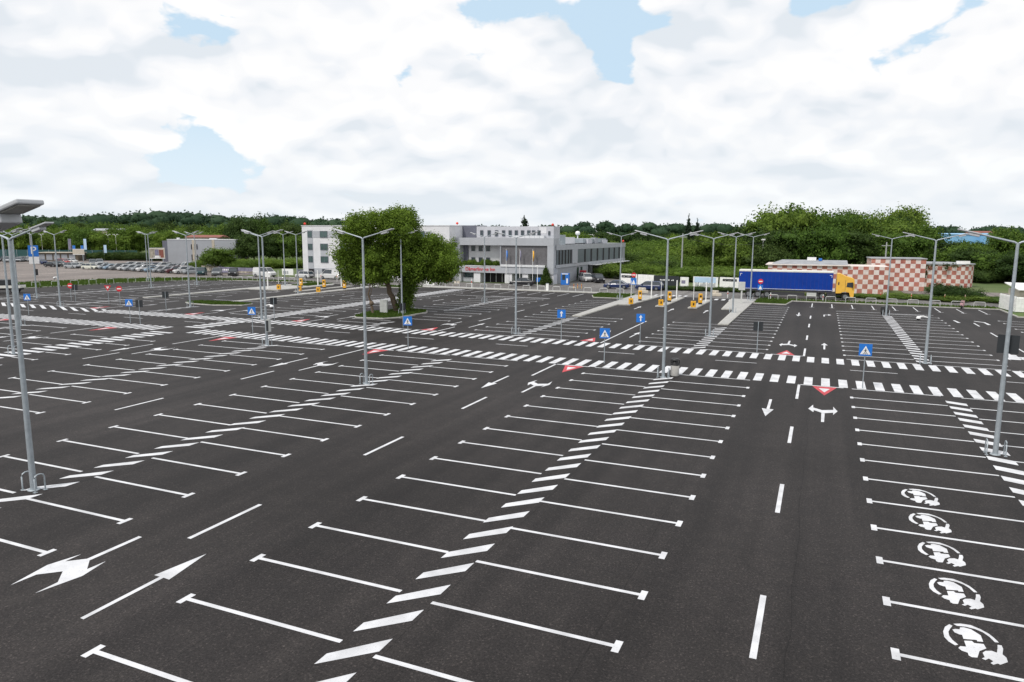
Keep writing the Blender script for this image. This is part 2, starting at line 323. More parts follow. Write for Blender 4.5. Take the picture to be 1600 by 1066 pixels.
# bays along the far kerb
x = -.9
while x < 20.4: bays.rect(x-.06, x+.06, 100.2, 105.7, Z1); bays.rect(x-.3,x+.3,100.05,100.2,Z1); x += 2.42
for x in np.arange(-53.4, -33, 2.42): bays.rect(x-.06, x+.06, 101.4, 107.0, Z1)
for x in np.arange(-116, -90, 2.42): bays.rect(x-.06, x+.06, 99.6, 104.6, Z1)
for x0,x1,y in ((1.9,7.0,96.0),(7.5,12.3,95.6),(6.9,11,94.9),(-51,-36,96.2),(-45.5,-36,97.0)): bays.rect(x0,x1,y,y+.2,Z1)
mark('parking_bay_lines', bays)
# hatched medians: skewed stripes
def hatch(m, ya, yb):
    y = ya
    while y+1.5 < yb:
        hat.flat([(m-.5,y),(m+.5,y+.95),(m+.5,y+1.5),(m-.5,y+.42)], Z1); y += 1.38
def hatch_r(m, ya, yb):
    y = ya
    while y+.6 < yb:
        hat.flat([(m-.45,y+.25),(m+.5,y-.15),(m+.5,y+.45),(m-.45,y+.85)], Z1); y += 1.38
for m in MED:
    if m > 0: hatch_r(m, 46.0-1.38*37, 46.6)
    else: hatch(m, 11.2-1.38*12, 46.4)
    if m == 7.25: hatch_r(m, 58.9, 93)
    elif m == -8.9: hatch(m, 58.4, 74.9)
    elif m == -25.1: hatch(m, 58.8, 76)
    elif m == -41.3: hatch(m, 75.5, 96); hatch(m, 59.2, 64)
    elif m == 23.4: hatch_r(m, 58.9, 93)
    elif m == -88.3: hatch(m, 59.5, 71.5)
    elif m == -104.5: hatch(m, 59.5, 98)
    elif m == -72.1: hatch(m, 59.5, 67.5)
for y in np.arange(6, 106.5, 1.0):   # pedestrian walkway
    if not 47.6 < y < 51 and not 56.4 < y < 59.4: hat.rect(-57.2, -54.6, y, y+.5, Z1)
mark('median_hatching', hat)
zb = MB()
for k in range(-118, 36):
    x = -.35+k*1.0-.0
    if x > 34: continue
    if not -58 < x < -54: 
        y = zy(x); zb.rect(x-.25, x+.25, y, y+2.6, Z1)
    y = zy2(x)
    if x > -78: zb.rect(x-.25, x+.25, y, y+2.5, Z1)
for k in range(14):
    x = -79.5-1.9*k; zb.flat([(x,58.9),(x+.75,58.9),(x+5.2,56.4),(x+4.4,56.4)], Z1)
for k in range(6): zb.rect(-14.0+k*1.0,-13.5+k*1.0,105.2,107.2,Z1); zb.rect(-23.5+k*.9,-23.1+k*.9,109,111,.012)
mark('zebra_crossings', zb)
# lane lines
ln = MB()
for c in AIS:
    for y in (15.7, 6.7, 24.7, 33.5): 
        yy = y-.5 if c == -.85 else y-.9
        if c == -33.2: yy += 1.1
        if c == -49.1: yy += 2.0
        if c < -60: yy += 1
        ln.rect(c-.075, c+.075, yy, yy+3.0, Z1)
    ln.rect(c-.075, c+.075, 42.5, zy(c)-.1, Z1); ln.rect(c-.075, c+2.5, zy(c)-.24, zy(c)-.08, Z1)
    if c == -16.95: ln.rect(c-.075, c+.075, 58.2, 75.6, Z1)
    else:
        ln.rect(c-.075, c+.075, zy2(c)+2.6, 62.4, Z1); ln.rect(c-2.4, c+.075, zy2(c)+2.58, zy2(c)+2.74, Z1)
        for y in (67.8, 77.5, 85.9): ln.rect(c-.075, c+.075, y, y+3.1, Z1)
for x in list(np.arange(-107, 30, 9.0)):
    y = 53.55-.02*max(x,-45)-.2; ln.rect(x+1.2, x+4.1, y, y+.12, Z1)
ln.rect(13.8, 22, 64.4, 64.9, Z1); ln.flat([(13.3,63.3),(14.1,63.3),(14.3,65.9),(13.8,65.9)], Z1+.002)
for p in ([(13.6,91.1),(13.8,91.1),(14.0,88.6),(13.7,88.6)], [(15.6,91.3),(16.5,90.3),(16.6,87.8),(16.3,87.8),(16.3,90.0),(15.6,90.8)]): ln.flat(p, Z1)
mark('lane_lines', ln)
T1 = [(1.28,37.55),(1.42,37.58),(1.45,39.53),(1.86,39.84),(1.84,39.31),(2.07,40.24),(1.87,41.26),(1.87,40.49),(1.32,40.19),(.89,40.62),(.87,41.32),(.65,40.25),(.91,39.52),(.92,40.01),(1.29,39.58)]
DN = [(-1.26,41.74),(-1.40,41.73),(-1.39,39.25),(-1.63,39.34),(-1.33,37.62),(-1.03,39.29),(-1.24,39.32)]
UP = [(1.37,62.6),(1.50,62.59),(1.52,65.05),(1.71,65.05),(1.44,66.42),(1.18,65.05),(1.37,65.05)]
DBL = [(-18.46,14.31),(-18.31,14.30),(-18.30,12.60),(-17.87,12.21),(-17.84,12.75),(-17.62,11.90),(-17.84,10.77),(-17.88,11.40),(-18.35,11.86),(-18.81,11.45),(-18.84,10.79),(-19.10,11.94),(-18.88,12.77),(-18.86,12.28),(-18.46,12.64)]
STR = [(-15.68,10.44),(-15.55,10.43),(-15.56,12.70),(-15.34,12.68),(-15.65,14.24),(-15.91,12.70),(-15.70,12.70)]
def arrow(pts, dx=0, dy=0, flip=None):
    q = [((2*flip[0]-x if flip else x)+dx, (2*flip[1]-y if flip else y)+dy) for x,y in pts]
    tri = MB().flat(q, Z1); mark('arrow_marking', tri)
for c in AIS[:7]:
    arrow(T1, c); arrow(DN, c)
    if c not in (-16.95,): arrow(T1, c, 25.3, (0,39.4))
    arrow(UP, c, 0)
arrow(UP, -16.95-2.8, 0)
arrow(DBL); arrow(STR)
arrow(DN, -.85, 50.3); arrow([(0,0),(.14,0),(.14,1.6),(.5,1.8),(.5,1.1),(.85,2),(.5,2.9),(.5,2.1),(0,2.0)], .5, 88.9)
for x,y in ((-21.3,87.5),(-16.9,86.5),(-12.7,86.5),(-79.2,86),(-74,86)): arrow([(a-1.37,b-62.6) for a,b in UP], x, y)
ym, ym2 = MB(), MB()
for c in AIS[:7]:
    y = zy(c)-.3
    ym.flat([(c+.75,y),(c+2.12,y),(c+1.43,y-2.6)], Z1); ym2.flat([(c+1.12,y-.55),(c+1.74,y-.55),(c+1.43,y-1.7)], Z1+.003)
    if c == -16.95: c2 = c
    y = zy2(c)+2.8
    ym.flat([(c-2.0,y),(c-.66,y),(c-1.33,y+2.4)], Z1); ym2.flat([(c-1.65,y+.5),(c-1.0,y+.5),(c-1.33,y+1.6)], Z1+.003)
mark('yield_markings', ym, 'red_paint'); mark('yield_markings', ym2)
EV = [[(-.36,.64),(-.47,.47),(-.54,.22),(-.55,-.04),(-.49,-.21),(-.38,-.33),(-.31,-.27),(-.40,-.10),(-.44,.08),(-.43,.25),(-.37,.43),(-.30,.59)],
 [(-.27,.70),(-.11,.78),(.10,.80),(.27,.69),(.42,.53),(.49,.38),(.55,.20),(.47,.18),(.40,.39),(.30,.55),(.16,.64),(-.02,.67),(-.21,.63)],
 [(-.33,.40),(-.26,.46),(-.17,.48),(-.15,.58),(-.07,.62),(.07,.59),(.23,.38),(.23,.09),(.11,.06),(.11,.12),(-.16,.05),(-.16,.23),(-.22,.23),(-.30,.28)],
 [(-.16,-.03),(0,.03),(.03,-.05),(.22,-.01),(.24,-.19),(.08,-.37),(-.01,-.68),(-.12,-.71),(-.17,-.66),(-.17,-.55),(-.28,-.51),(-.33,-.42),(-.28,-.32),(-.16,-.29)],
 [(.50,.08),(.58,.09),(.58,-.06),(.52,-.31),(.57,-.43),(.56,-.61),(.39,-.79),(.35,-.76),(.25,-.85),(.21,-.80),(.28,-.70),(.21,-.62),(.13,-.72),(.07,-.68),(.14,-.60),(.13,-.42),(.20,-.31),(.33,-.25),(.42,-.29),(.47,-.09)]]
for k in range(5):
    b = MB()
    for p in EV: b.flat([(x+3.65,y+17.9+k*2.5-(.05 if k > 2 else 0)) for x,y in p], Z1)
    mark('charging_bay_symbol', b)

# ------------------------------------------------------------------ lamp posts
def hoop_mb(b, p0, p1, h, r=.025):
    p0, p1 = Vector(p0), Vector(p1); d = (p1-p0).normalized(); c = .13
    b.tube([p0, p0+Vector((0,0,h-c)), p0+Vector((0,0,h-c*.3))+d*c*.3, p0+Vector((0,0,h))+d*c, p1+Vector((0,0,h))-d*c, p1+Vector((0,0,h-c*.3))-d*c*.3, p1+Vector((0,0,h-c)), p1], r, 6)
def lamp_post():
    t = empty('street_lamp', (0,0,0), 0, 'x', 'street lamp', 'twin arm lamp posts of the car park')
    b = MB(); b.tube([(0,0,.02),(0,0,3),(0,0,6),(0,0,8.86)], [.105,.092,.075,.058], 12); b.lathe([(.2,.0),(.2,.03),(.11,.03)], 12); b.build('pole', 'galvanised', t)
    for s in (-1,1):
        a = MB(); a.tube([(0,0,8.8),(s*.12,0,8.88),(s*1.35,0,9.2)], [.045,.042,.032], 8); arm = a.build('arm', 'galvanised', t)
        m = Matrix.Translation((s*1.3,0,9.19)) @ Matrix.Rotation(-s*.24,4,'Y')
        h = MB(); x0,x1 = sorted((0, s*.85)); h.box(x0,x1,-.15,.15,-.02,.035,0,m)
        x0,x1 = sorted((s*.03, s*.45)); h.box(x0,x1,-.12,.12,-.13,-.02,0,m)
        h.build('lamp_head', 'lamp_grey', t, bevel=.015)
        l = MB(); x0,x1 = sorted((s*.48, s*.81)); l.box(x0,x1,-.12,.12,-.032,-.021,0,m); l.build('lens', 'lens', t.children[-1])
    for s in (-1,1):
        g = MB(); hoop_mb(g, (s*.34,-.17,0), (s*.34,.19,0), .62)
        g.box(s*.34-.06,s*.34+.06,-.23,-.11,0,.012); g.box(s*.34-.06,s*.34+.06,.13,.25,0,.012)
        g.build('guard_hoop', 'galvanised', t)
    return t
lamps = [((-10.06,5.2),'nearest lamp post, only its flat lamp head shows at the left edge of the photo'),
 ((-25.3,15.6),'large near lamp post at the left standing on the striped median, with guard hoops'),
 ((7.2,34.8),'large near lamp post at the right, with guard hoops on the striped median'),
 ((-25.2,35.8),'middle lamp post right of the nearest left one, in front of the big tree'),
 ((-9.0,45.5),'lamp post beside the concrete litter bin at the near zebra crossing'),
 ((7.3,58.7),'lamp post beyond the zebra crossing, left of the nearest right lamp post'),
 ((-41.5,45.2),'lamp post carrying a white dome camera and a grey cabinet'),
 ((-9.1,66.7),'lamp post on hatching between two bay rows below the ticket lanes'),
 ((-25.7,60.3),'lamp post at the far zebra crossing left of the blue arrow sign'),
 ((7.2,93.4),'far lamp post in front of the chequered building'),
 ((-9.4,87.6),'lamp post on the paved strip left of the lorry, nearer one'),
 ((-9.0,105.3),'lamp post in front of the rear of the blue lorry trailer'),
 ((-55.8,33.9),'second lamp post from the left, on the wide striped walkway'),
 ((-72.5,45.0),'lamp post mostly hidden behind the large near left one'),
 ((-87.0,59.0),'lamp post with a white dome camera at the left of the far lot'),
 ((-101.1,65.3),'lamp post just right of the large near left one, before the P sign'),
 ((-103.5,86.1),'right one of two close lamp posts left of the grey block'),
 ((-117.9,97.5),'left one of two close lamp posts left of the grey block'),
 ((-72.4,65.7),'lamp post beside the left grass island'),
 ((-102.5,94.8),'lamp post in front of the middle of the grey block'),
 ((-86.4,99.2),'lamp post behind the left ticket lanes'),
 ((-73.5,87.2),'lamp post on the paved strip beside the left yellow barriers'),
 ((-54.9,59.2),'lamp post standing just behind the one with the grey cabinet'),
 ((-43.4,68.9),'lamp post on the tree island right of the trunk'),
 ((-41.7,87.0),'lamp post in front of the red hotel lettering'),
 ((-25.9,98.1),'lamp post in front of the far end of the hotel wing'),
 ((23.6,86),'lamp post at the right edge, only the tip of its arm shows')]
L0 = lamp_post(); random.seed(3)
for i, (p, lab) in enumerate(lamps):
    o = L0 if i == 0 else dup(L0, (0,0,0))
    o.location = (p[0], p[1], .13 if p in ((-9.4,87.6),(-9.0,105.3),(-86.4,99.2),(-73.5,87.2),(-43.4,68.9),(-25.9,98.1)) else 0); o.rotation_euler.z = random.uniform(-.04,.04); o['label'] = lab
# cameras and cabinets on lamp posts
def dome(loc, side, lab):
    t = empty('security_camera', loc, 0, lab, 'camera', 'white dome cameras on the lamp posts')
    b = MB(); b.tube([(0,0,0),(side*.3,0,.08),(side*.5,0,.05),(side*.55,0,-.02)], .045, 8); b.build('bracket', 'white_plastic', t)
    b = MB(); b.lathe([(0,.08),(.1,.06),(.15,0),(.15,-.1)], 14, c=(side*.58,0)); b.build('housing', 'white_plastic', t)
    b = MB(); b.lathe([(.14,-.1),(.12,-.17),(.07,-.22),(0,-.24)], 14, c=(side*.58,0)); b.build('dome', 'dark_plastic', t)
dome((-41.42,45.2,3.3), 1, 'white dome camera on the lamp post with the grey cabinet'); dome((7.2,58.6,3.35), -1, 'white dome camera on the lamp post beyond the right zebra crossing'); dome((-87.05,59,3.6), -1, 'white dome camera on the far left lamp post')
t = empty('control_cabinet', (-41.5,45.2,0), 0, 'narrow grey cabinet strapped to the camera lamp post', 'cabinet')
MB().box(.1,.38,-.14,.14,1.15,2.15).build('case', 'utility_grey', t, bevel=.02); MB().box(.12,.36,-.15,-.142,1.2,2.1).build('door', 'sign_back', t)

# ------------------------------------------------------------------ signs
def pole(b, h, r=.03): b.tube([(0,0,0),(0,0,h)], r, 8)
def person_shape(b, cx, cz, s, y, mat=0):
    def P(pts): b.add([(cx+x*s, y, cz+z*s) for x,z in pts], [tuple(range(len(pts)))], mat)
    P([(.04,.9),(.14,.82),(.04,.74),(-.06,.82)]); P([(-.08,.7),(.12,.7),(.1,.3),(-.08,.3)])
    P([(-.08,.32),(.02,.32),(-.14,-.15),(-.26,-.15)]); P([(0,.32),(.1,.32),(.26,-.15),(.14,-.15)]); P([(-.06,.68),(-.06,.56),(-.26,.35),(-.3,.42)]); P([(.1,.68),(.1,.56),(.28,.38),(.32,.45)])
def crossing_sign(p, h=2.6, rz=0, label='', s=.72, grp='blue square pedestrian crossing signs'):
    t = empty('crossing_sign', (p[0],p[1],0), rz, label, 'road sign', grp)
    b = MB(); pole(b, h); b.build('pole', 'galvanised', t)
    b = MB(); b.box(-s/2,s/2,-.05,-.03,h-s,h); pn = b.build('panel', 'sign_blue', t)
    b = MB(); y = -.054; z0 = h-s+.09; b.add([(-.29,y,z0),(.29,y,z0),(0,y,z0+.52)], [(0,1,2)]); b.build('triangle', 'sign_white', pn)
    b = MB(); person_shape(b, 0, z0+.1, .3, -.057)
    for k in (-1,0,1): b.add([(k*.12-.03,-.057,z0+.02),(k*.12+.03,-.057,z0+.02),(k*.1+.02,-.057,z0+.06),(k*.1-.02,-.057,z0+.06)], [(0,1,2,3)])
    b.build('pictogram', 'sign_black', pn); return t
crossing_sign((2.7,47.2), 2.72, .1, 'blue crossing sign right of the red yield triangle, nearest the camera')
crossing_sign((-13.9,48.8), 2.55, .25, 'blue crossing sign beside the centre zebra crossing, left of the litter bin')
crossing_sign((-30.1,48.6), 2.62, .3, 'blue crossing sign in front of the tree island', .72)
crossing_sign((-47.8,50.3), 2.45, .4, 'blue crossing sign just left of the lamp post with the cabinet')
crossing_sign((-64.5,50.9), 2.45, .5, 'blue crossing sign beside a black sign back at the left')
crossing_sign((-80.6,51.0), 2.4, .5, 'leftmost blue crossing sign, right of the near left lamp post')
def arrow_sign(p, h, label):
    t = empty('ahead_only_sign', (p[0],p[1],0), .28, label, 'road sign', 'blue square ahead arrow signs')
    b = MB(); pole(b, h); b.build('pole', 'galvanised', t); s = .72
    pn = MB().box(-s/2,s/2,-.05,-.03,h-s,h).build('panel', 'sign_blue', t)
    b = MB(); z = h-s; y = -.054; b.add([(-.05,y,z+.1),(.05,y,z+.1),(.05,y,z+.42),(-.05,y,z+.42)], [(0,1,2,3)]); b.add([(-.15,y,z+.4),(.15,y,z+.4),(0,y,z+.62)], [(0,1,2)]); b.build('arrow_symbol', 'sign_white', pn)
arrow_sign((-20.5,58.2), 2.7, 'blue sign with white up arrow, left one of two'); arrow_sign((-13.8,59.3), 2.55, 'blue sign with white up arrow, right one at the lane divider')
def back_sign(p, h, rz, label, s=.72):
    t = empty('road_sign_back', (p[0],p[1],0), rz, label, 'road sign', 'road signs seen from behind')
    b = MB(); b.tube([(0,-.03,0),(0,-.03,h)], .03, 8); b.build('pole', 'galvanised', t)
    MB().box(-s/2,s/2,.0,.02,h-s,h).build('panel', 'sign_back', t)
    MB().box(-.07,.07,-.012,-.001,h-.4,h-.3).build('bracket', 'sign_back', t)
back_sign((-4.3,58.6), 2.45, .15, 'black back of a square sign on a thin pole, below the blue lorry')
back_sign((-62.7,50.6), 2.45, .45, 'black sign back right beside a blue crossing sign at the left')
back_sign((-53.3,59.3), 2.4, 1.0, 'black sign back seen obliquely beside the cabinet lamp post')
back_sign((-70.4,60.4), 2.35, .6, 'black sign back left of the left grass island')
back_sign((-90.9,63.8), 2.3, .6, 'black sign back beside the leftmost red sign')
t = empty('road_sign_back', (7.28,34.98,0), -.2, 'black sign back half hidden behind the right near lamp post', 'road sign', 'road signs seen from behind')
MB().box(-.38,.38,.12,.14,4.28,5.06).build('panel', 'sign_back', t); MB().box(-.08,.08,.06,.119,4.60,4.68).build('bracket', 'sign_back', t)
back_sign((-37.6,59.8), 2.4, 1.25, 'dark narrow sign seen from its edge right of the tree trunk')
def round_sign(p, h, label, rz=.5, tri=False, base=0):
    t = empty('red_road_sign', (p[0],p[1],base), rz, label, 'road sign', 'red prohibition signs')
    b = MB(); pole(b, h); b.build('pole', 'galvanised', t)
    b = MB()
    if tri: b.add([(-.42,-.05,h),(.42,-.05,h),(0,-.05,h-.74),(-.42,-.03,h),(.42,-.03,h),(0,-.03,h-.74)], [(0,2,1),(3,4,5),(0,1,4,3),(1,2,5,4),(2,0,3,5)])
    else:
        n=20; b.add([(.36*math.cos(2*PI*k/n),-.05,h-.36+.36*math.sin(2*PI*k/n)) for k in range(n)]+[(.36*math.cos(2*PI*k/n),-.03,h-.36+.36*math.sin(2*PI*k/n)) for k in range(n)], [tuple(range(n-1,-1,-1)), tuple(range(n,2*n))]+[(i,(i+1)%n,n+(i+1)%n,n+i) for i in range(n)])
    pn = b.build('disc' if not tri else 'triangle', 'sign_red', t)
    b = MB()
    if tri: b.add([(-.2,-.055,h-.13),(.2,-.055,h-.13),(0,-.055,h-.48)], [(0,2,1)])
    else: b.add([(-.25,-.055,h-.44),(.25,-.055,h-.44),(.25,-.055,h-.28),(-.25,-.055,h-.28)], [(0,1,2,3)])
    b.build('white_symbol', 'sign_white', pn); return t
round_sign((-93.2,64.8), 2.4, 'leftmost round red no entry sign'); round_sign((-82.6,63.9), 2.4, 'round red no entry sign right of the red yield sign'); round_sign((-83.9,63.3), 2.45, 'downward red yield triangle sign on a pole', tri=True)
t = round_sign((-8.0,108.8), 3.0, 'no entry sign above a blue crossing sign in front of the lorry trailer', .1)
MB().box(-.36,.36,-.05,-.03,1.42,2.14).build('blue_panel', 'sign_blue', t); b = MB(); b.add([(-.28,-.055,1.5),(.28,-.055,1.5),(0,-.055,2.02)], [(0,1,2)]); b.build('white_triangle', 'sign_white', t)
t = round_sign((-26.8,109.6), 3.4, 'red and white round sign above a blue sign before the white hoardings', .2)
MB().box(-.45,.45,-.05,-.03,1.5,2.55).build('blue_panel', 'sign_blue', t); b = MB(); b.add([(-.3,-.055,1.6),(.3,-.055,1.6),(0,-.055,2.3)], [(0,1,2)]); b.build('white_triangle', 'sign_white', t)
# big blue P totem
p = (-151.2,97.8); t = empty('parking_totem', (*p,0), 1.0, 'tall blue totem sign with a white letter P', 'sign')
b = MB(); pole(b, 2.9, .12); b.build('pole', 'galvanised', t); MB().box(-.9,.9,-.12,.12,4.2,6.5).build('blue_panel', 'sign_blue', t); MB().box(-.9,.9,-.12,.12,2.7,4.15).build('white_panel', 'sign_white', t)
text('letter_p', 'P', 2.2, 'sign_white', t, (0,-.15,5.4)); MB().box(.03,.5,-.12,.12,.3,1.6).build('dark_box', 'dark_plastic', t)

# ------------------------------------------------------------------ bin, barriers, machines
t = empty('litter_bin', (-8.42,46.35,0), 0, 'round concrete litter bin with a black open top, beside the lamp post', 'bin')
b = MB(); b.lathe([(.0,0),(.27,0),(.28,.05),(.28,.72),(.24,.74),(0,.74)], 20); b.build('body', 'concrete', t)
b = MB(); b.lathe([(.29,.72),(.30,.8),(.29,.84),(.26,.84),(.26,.76)], 20); b.lathe([(.29,1.05),(.29,1.1),(.2,1.16),(0,1.18)], 20)
for k in range(6): b.tube([(.27*math.cos(k*PI/3),.27*math.sin(k*PI/3),.8),(.27*math.cos(k*PI/3),.27*math.sin(k*PI/3),1.07)], .03, 6)
b.lathe([(.2,.74),(.2,1.0),(0,1.04)], 12); b.build('hood', 'dark_plastic', t)

def barrier_machine(p, label, tall=False):
    t = empty('ticket_machine' if tall else 'barrier_unit', (p[0],p[1],.13), .35, label, 'ticket machine' if tall else 'barrier', 'yellow machines of the ticket lanes')
    if tall:
        MB().box(-.24,.24,-.2,.2,.22,1.42).build('housing', 'yellow', t, bevel=.03); MB().box(-.22,.22,-.18,.18,0,.22).build('base', 'dark_plastic', t)
        MB().box(-.14,.14,-.206,-.201,.95,1.2).build('screen', 'dark_plastic', t); MB().box(-.1,.1,-.207,-.201,.6,.8).build('slot_panel', 'sign_white', t)
    else:
        MB().box(-.3,.3,-.2,.2,.0,.78).build('housing', 'yellow', t, bevel=.04); MB().box(-.08,.08,-.22,-.2,.25,.55).build('panel', 'dark_plastic', t)
        b = MB(); b.tube([(.0,0,.7),(0,0,3.1)], [.045,.03], 8); b.build('boom', 'bright_white', t)
        b = MB(); b.tube([(0,0,.55),(0,0,.9)], .09, 8); b.build('hub', 'dark_plastic', t)
for p,l in (((-22.9,92.5),'yellow barrier unit on the left island of the right ticket lanes'),((-18.9,92.3),'yellow barrier unit on the middle island of the right ticket lanes'),((-14.7,91.9),'yellow barrier unit on the right island of the right ticket lanes'),
 ((-81.2,91.7),'yellow barrier unit on the left island of the left ticket lanes'),((-76.3,90.9),'yellow barrier unit on the middle island of the left ticket lanes'),((-72.1,90.3),'yellow barrier unit on the right island of the left ticket lanes')): barrier_machine(p,l)
for p,l in (((-23.0,98.0),'tall yellow ticket machine, left of the three right of the tree'),((-18.9,97.9),'tall yellow ticket machine, middle of the three right of the tree'),((-14.5,96.2),'tall yellow ticket machine, right of the three right of the tree'),
 ((-82.2,98.4),'tall yellow ticket machine, leftmost beside the hotel left wing'),((-76.3,97.1),'tall yellow ticket machine, middle of the three left of the tree'),((-72.1,97),'tall yellow ticket machine nearest the big tree')): barrier_machine(p,l,True)
for i,(x,y) in enumerate(((-22.4,102.5),(-18.8,102.6),(-14.4,100.5),(-81.5,102),(-76.1,101.5),(-72.0,101.5))):
    t = empty('height_post', (x,y,.13), 0, 'slim white upright post behind the yellow machines, %s from the left' % nth([4,5,6,1,2,3][i]), 'post', 'white upright posts at the ticket lanes')
    MB().box(-.07,.07,-.07,.07,0,2.7).build('post', 'bright_white', t, bevel=.01); MB().box(-.1,.1,-.1,.1,0,.03).build('foot_plate', 'galvanised', t)
# boxes and small things at the exit
t = empty('switch_box', (-9.75,100.6,.13), .1, 'pale grey box on a post left of the lorry trailer', 'box'); MB().box(-.1,.1,-.1,.1,0,1.8).build('post', 'utility_grey', t); MB().box(-.42,.42,-.2,.2,1.75,2.85).build('case', 'utility_grey', t, bevel=.03)
t = empty('switch_box', (-84.2,92.5,.13), .4, 'white panel on a post left of the left ticket lanes', 'box'); MB().box(-.08,.08,-.08,.08,0,1.9).build('post', 'bright_white', t); MB().box(-.45,.45,-.12,.12,1.9,2.6).build('case', 'bright_white', t, bevel=.02)
t = empty('utility_cabinet', (-45.9,69.0,.13), .35, 'two-door grey utility cabinet on the tree island', 'cabinet'); MB().box(-.42,.42,-.22,.22,0,1.55).build('case', 'utility_grey', t, bevel=.02)
for s in (-1,1): x0,x1 = sorted((s*.03,s*.38)); MB().box(x0,x1,-.235,-.221,.1,.75).box(x0,x1,-.235,-.221,.8,1.45).build('door', 'utility_grey', t)

# ------------------------------------------------------------------ hoop barriers
def hoop(w=1.25, h=.78):
    b = MB(); hoop_mb(b, (-w/2,0,0), (w/2,0,0), h, .038); return b.build('hoop_barrier', 'hoop_steel')
H0 = hoop(); first = True
def hoops(pts, where):
    global first
    n = 0
    for (x0,y0),(x1,y1),k in pts:
        for i in range(k):
            f = (i+.5)/k; n += 1
            o = H0 if first else H0.copy()
            if not first: C.objects.link(o)
            first = False
            o.location = (x0+(x1-x0)*f, y0+(y1-y0)*f, .03); o.rotation_euler.z = math.atan2(y1-y0,x1-x0)
            tag(o, 'pale steel hoop %s, %s from the left' % (where, nth(n)), 'barrier', 'steel hoop barriers around the car park')
hoops([((-7.4,108.7),(20.2,108.0),11)], 'on the grass before the lorry')
hoops([((-62,109.6),(-27.6,109.5),13)], 'on the pavement before the hotel')
hoops([((-127,60),(-119.4,92.4),11),((-119.2,93),(-111,106.3),5),((-110.5,106.6),(-89.5,109.2),9)], 'along the left grass verge')
# small posts, bollards
def bollard(p, label, mat='bright_white', h=1.0):
    t = empty('bollard', (p[0],p[1],0), 0, label, 'bollard', 'slim marker posts along the roads')
    b = MB(); b.tube([(0,0,0),(0,0,h)], .05, 8); b.build('post', mat, t); b = MB(); b.tube([(0,0,h*.55),(0,0,h*.75)], .054, 8); b.build('band', 'sign_red', t)
for i,x in enumerate((-12.6,-9.4,-6.6,.4)): bollard((x,109.9), 'white marker post with red band before the lorry, %s from the left' % nth(i+1))
for i,x in enumerate((8.2,12.2,16.4,18.9)): bollard((x,118.2), 'orange marker post beyond the right road, %s from the left' % nth(i+1), 'bollard_orange')
for i,x in enumerate((-39.2,-38.6,-38.0)): bollard((x,117.5+i*.3), 'small orange post in front of the hotel side wing, %s from the left' % nth(i+1), 'yellow', .8)
for i,(x,y) in enumerate(((-66,110.6),(-63.5,110.8),(-55.5,110.6),(-89.5,113),(-86,113.4))): bollard((x,y), 'tall thin white post near the left hotel wing, %s of five' % nth(i+1), 'bright_white', 1.6)
for i,(p,l) in enumerate((((-26.0,112.9),'pale sand bags heaped beside the blue estate car'),((-14.6,112.2),'pale rubble heap left of the lorry'))):
    b = MB()
    for k in range(5):
        m = Matrix.Translation((k%3*.5-.5, (k//3)*.3, .25+(k//3)*.4)) @ Matrix.Rotation(.2*k,4,'Z'); b.box(-.3,.3,-.25,.25,-.25,.2,0,m)
    o = b.build('sand_bags', 'sand', None, (p[0],p[1],0), 0, .08); tag(o, l, 'sand bags')

# ------------------------------------------------------------------ vehicles
def wheel(parent, x, y, r, w=.22):
    b = MB(); b.tube([(x,y-w/2,r),(x,y+w/2,r)], r, 16, 0, True, False); o = b.build('wheel', 'tyre', parent)
    s = 1 if y > 0 else -1
    b = MB(); b.tube([(x,y+s*(w/2+.002),r),(x,y+s*(w/2+.02),r)], r*.62, 12, 0, True, False); b.build('rim', 'rim', o)
SH = {'sedan':dict(L=4.5,W=1.78,H=1.42,hood=.88,belt=.92,x=(-2.25,-1.55,-.75,.55,1.35,2.25),rear=.95),
      'hatch':dict(L=4.1,W=1.74,H=1.48,hood=.88,belt=.92,x=(-2.05,-2.0,-1.55,.45,1.25,2.05),rear=.92),
      'suv':dict(L=4.5,W=1.85,H=1.68,hood=1.02,belt=1.05,x=(-2.2,-2.15,-1.85,.45,1.15,2.25),rear=1.05),
      'estate':dict(L=4.6,W=1.8,H=1.5,hood=.9,belt=.94,x=(-2.3,-2.25,-1.85,.5,1.3,2.3),rear=.94),
      'van':dict(L=5.1,W=1.95,H=1.98,hood=1.15,belt=1.15,x=(-2.5,-2.48,-2.35,1.1,1.9,2.55),rear=1.15)}
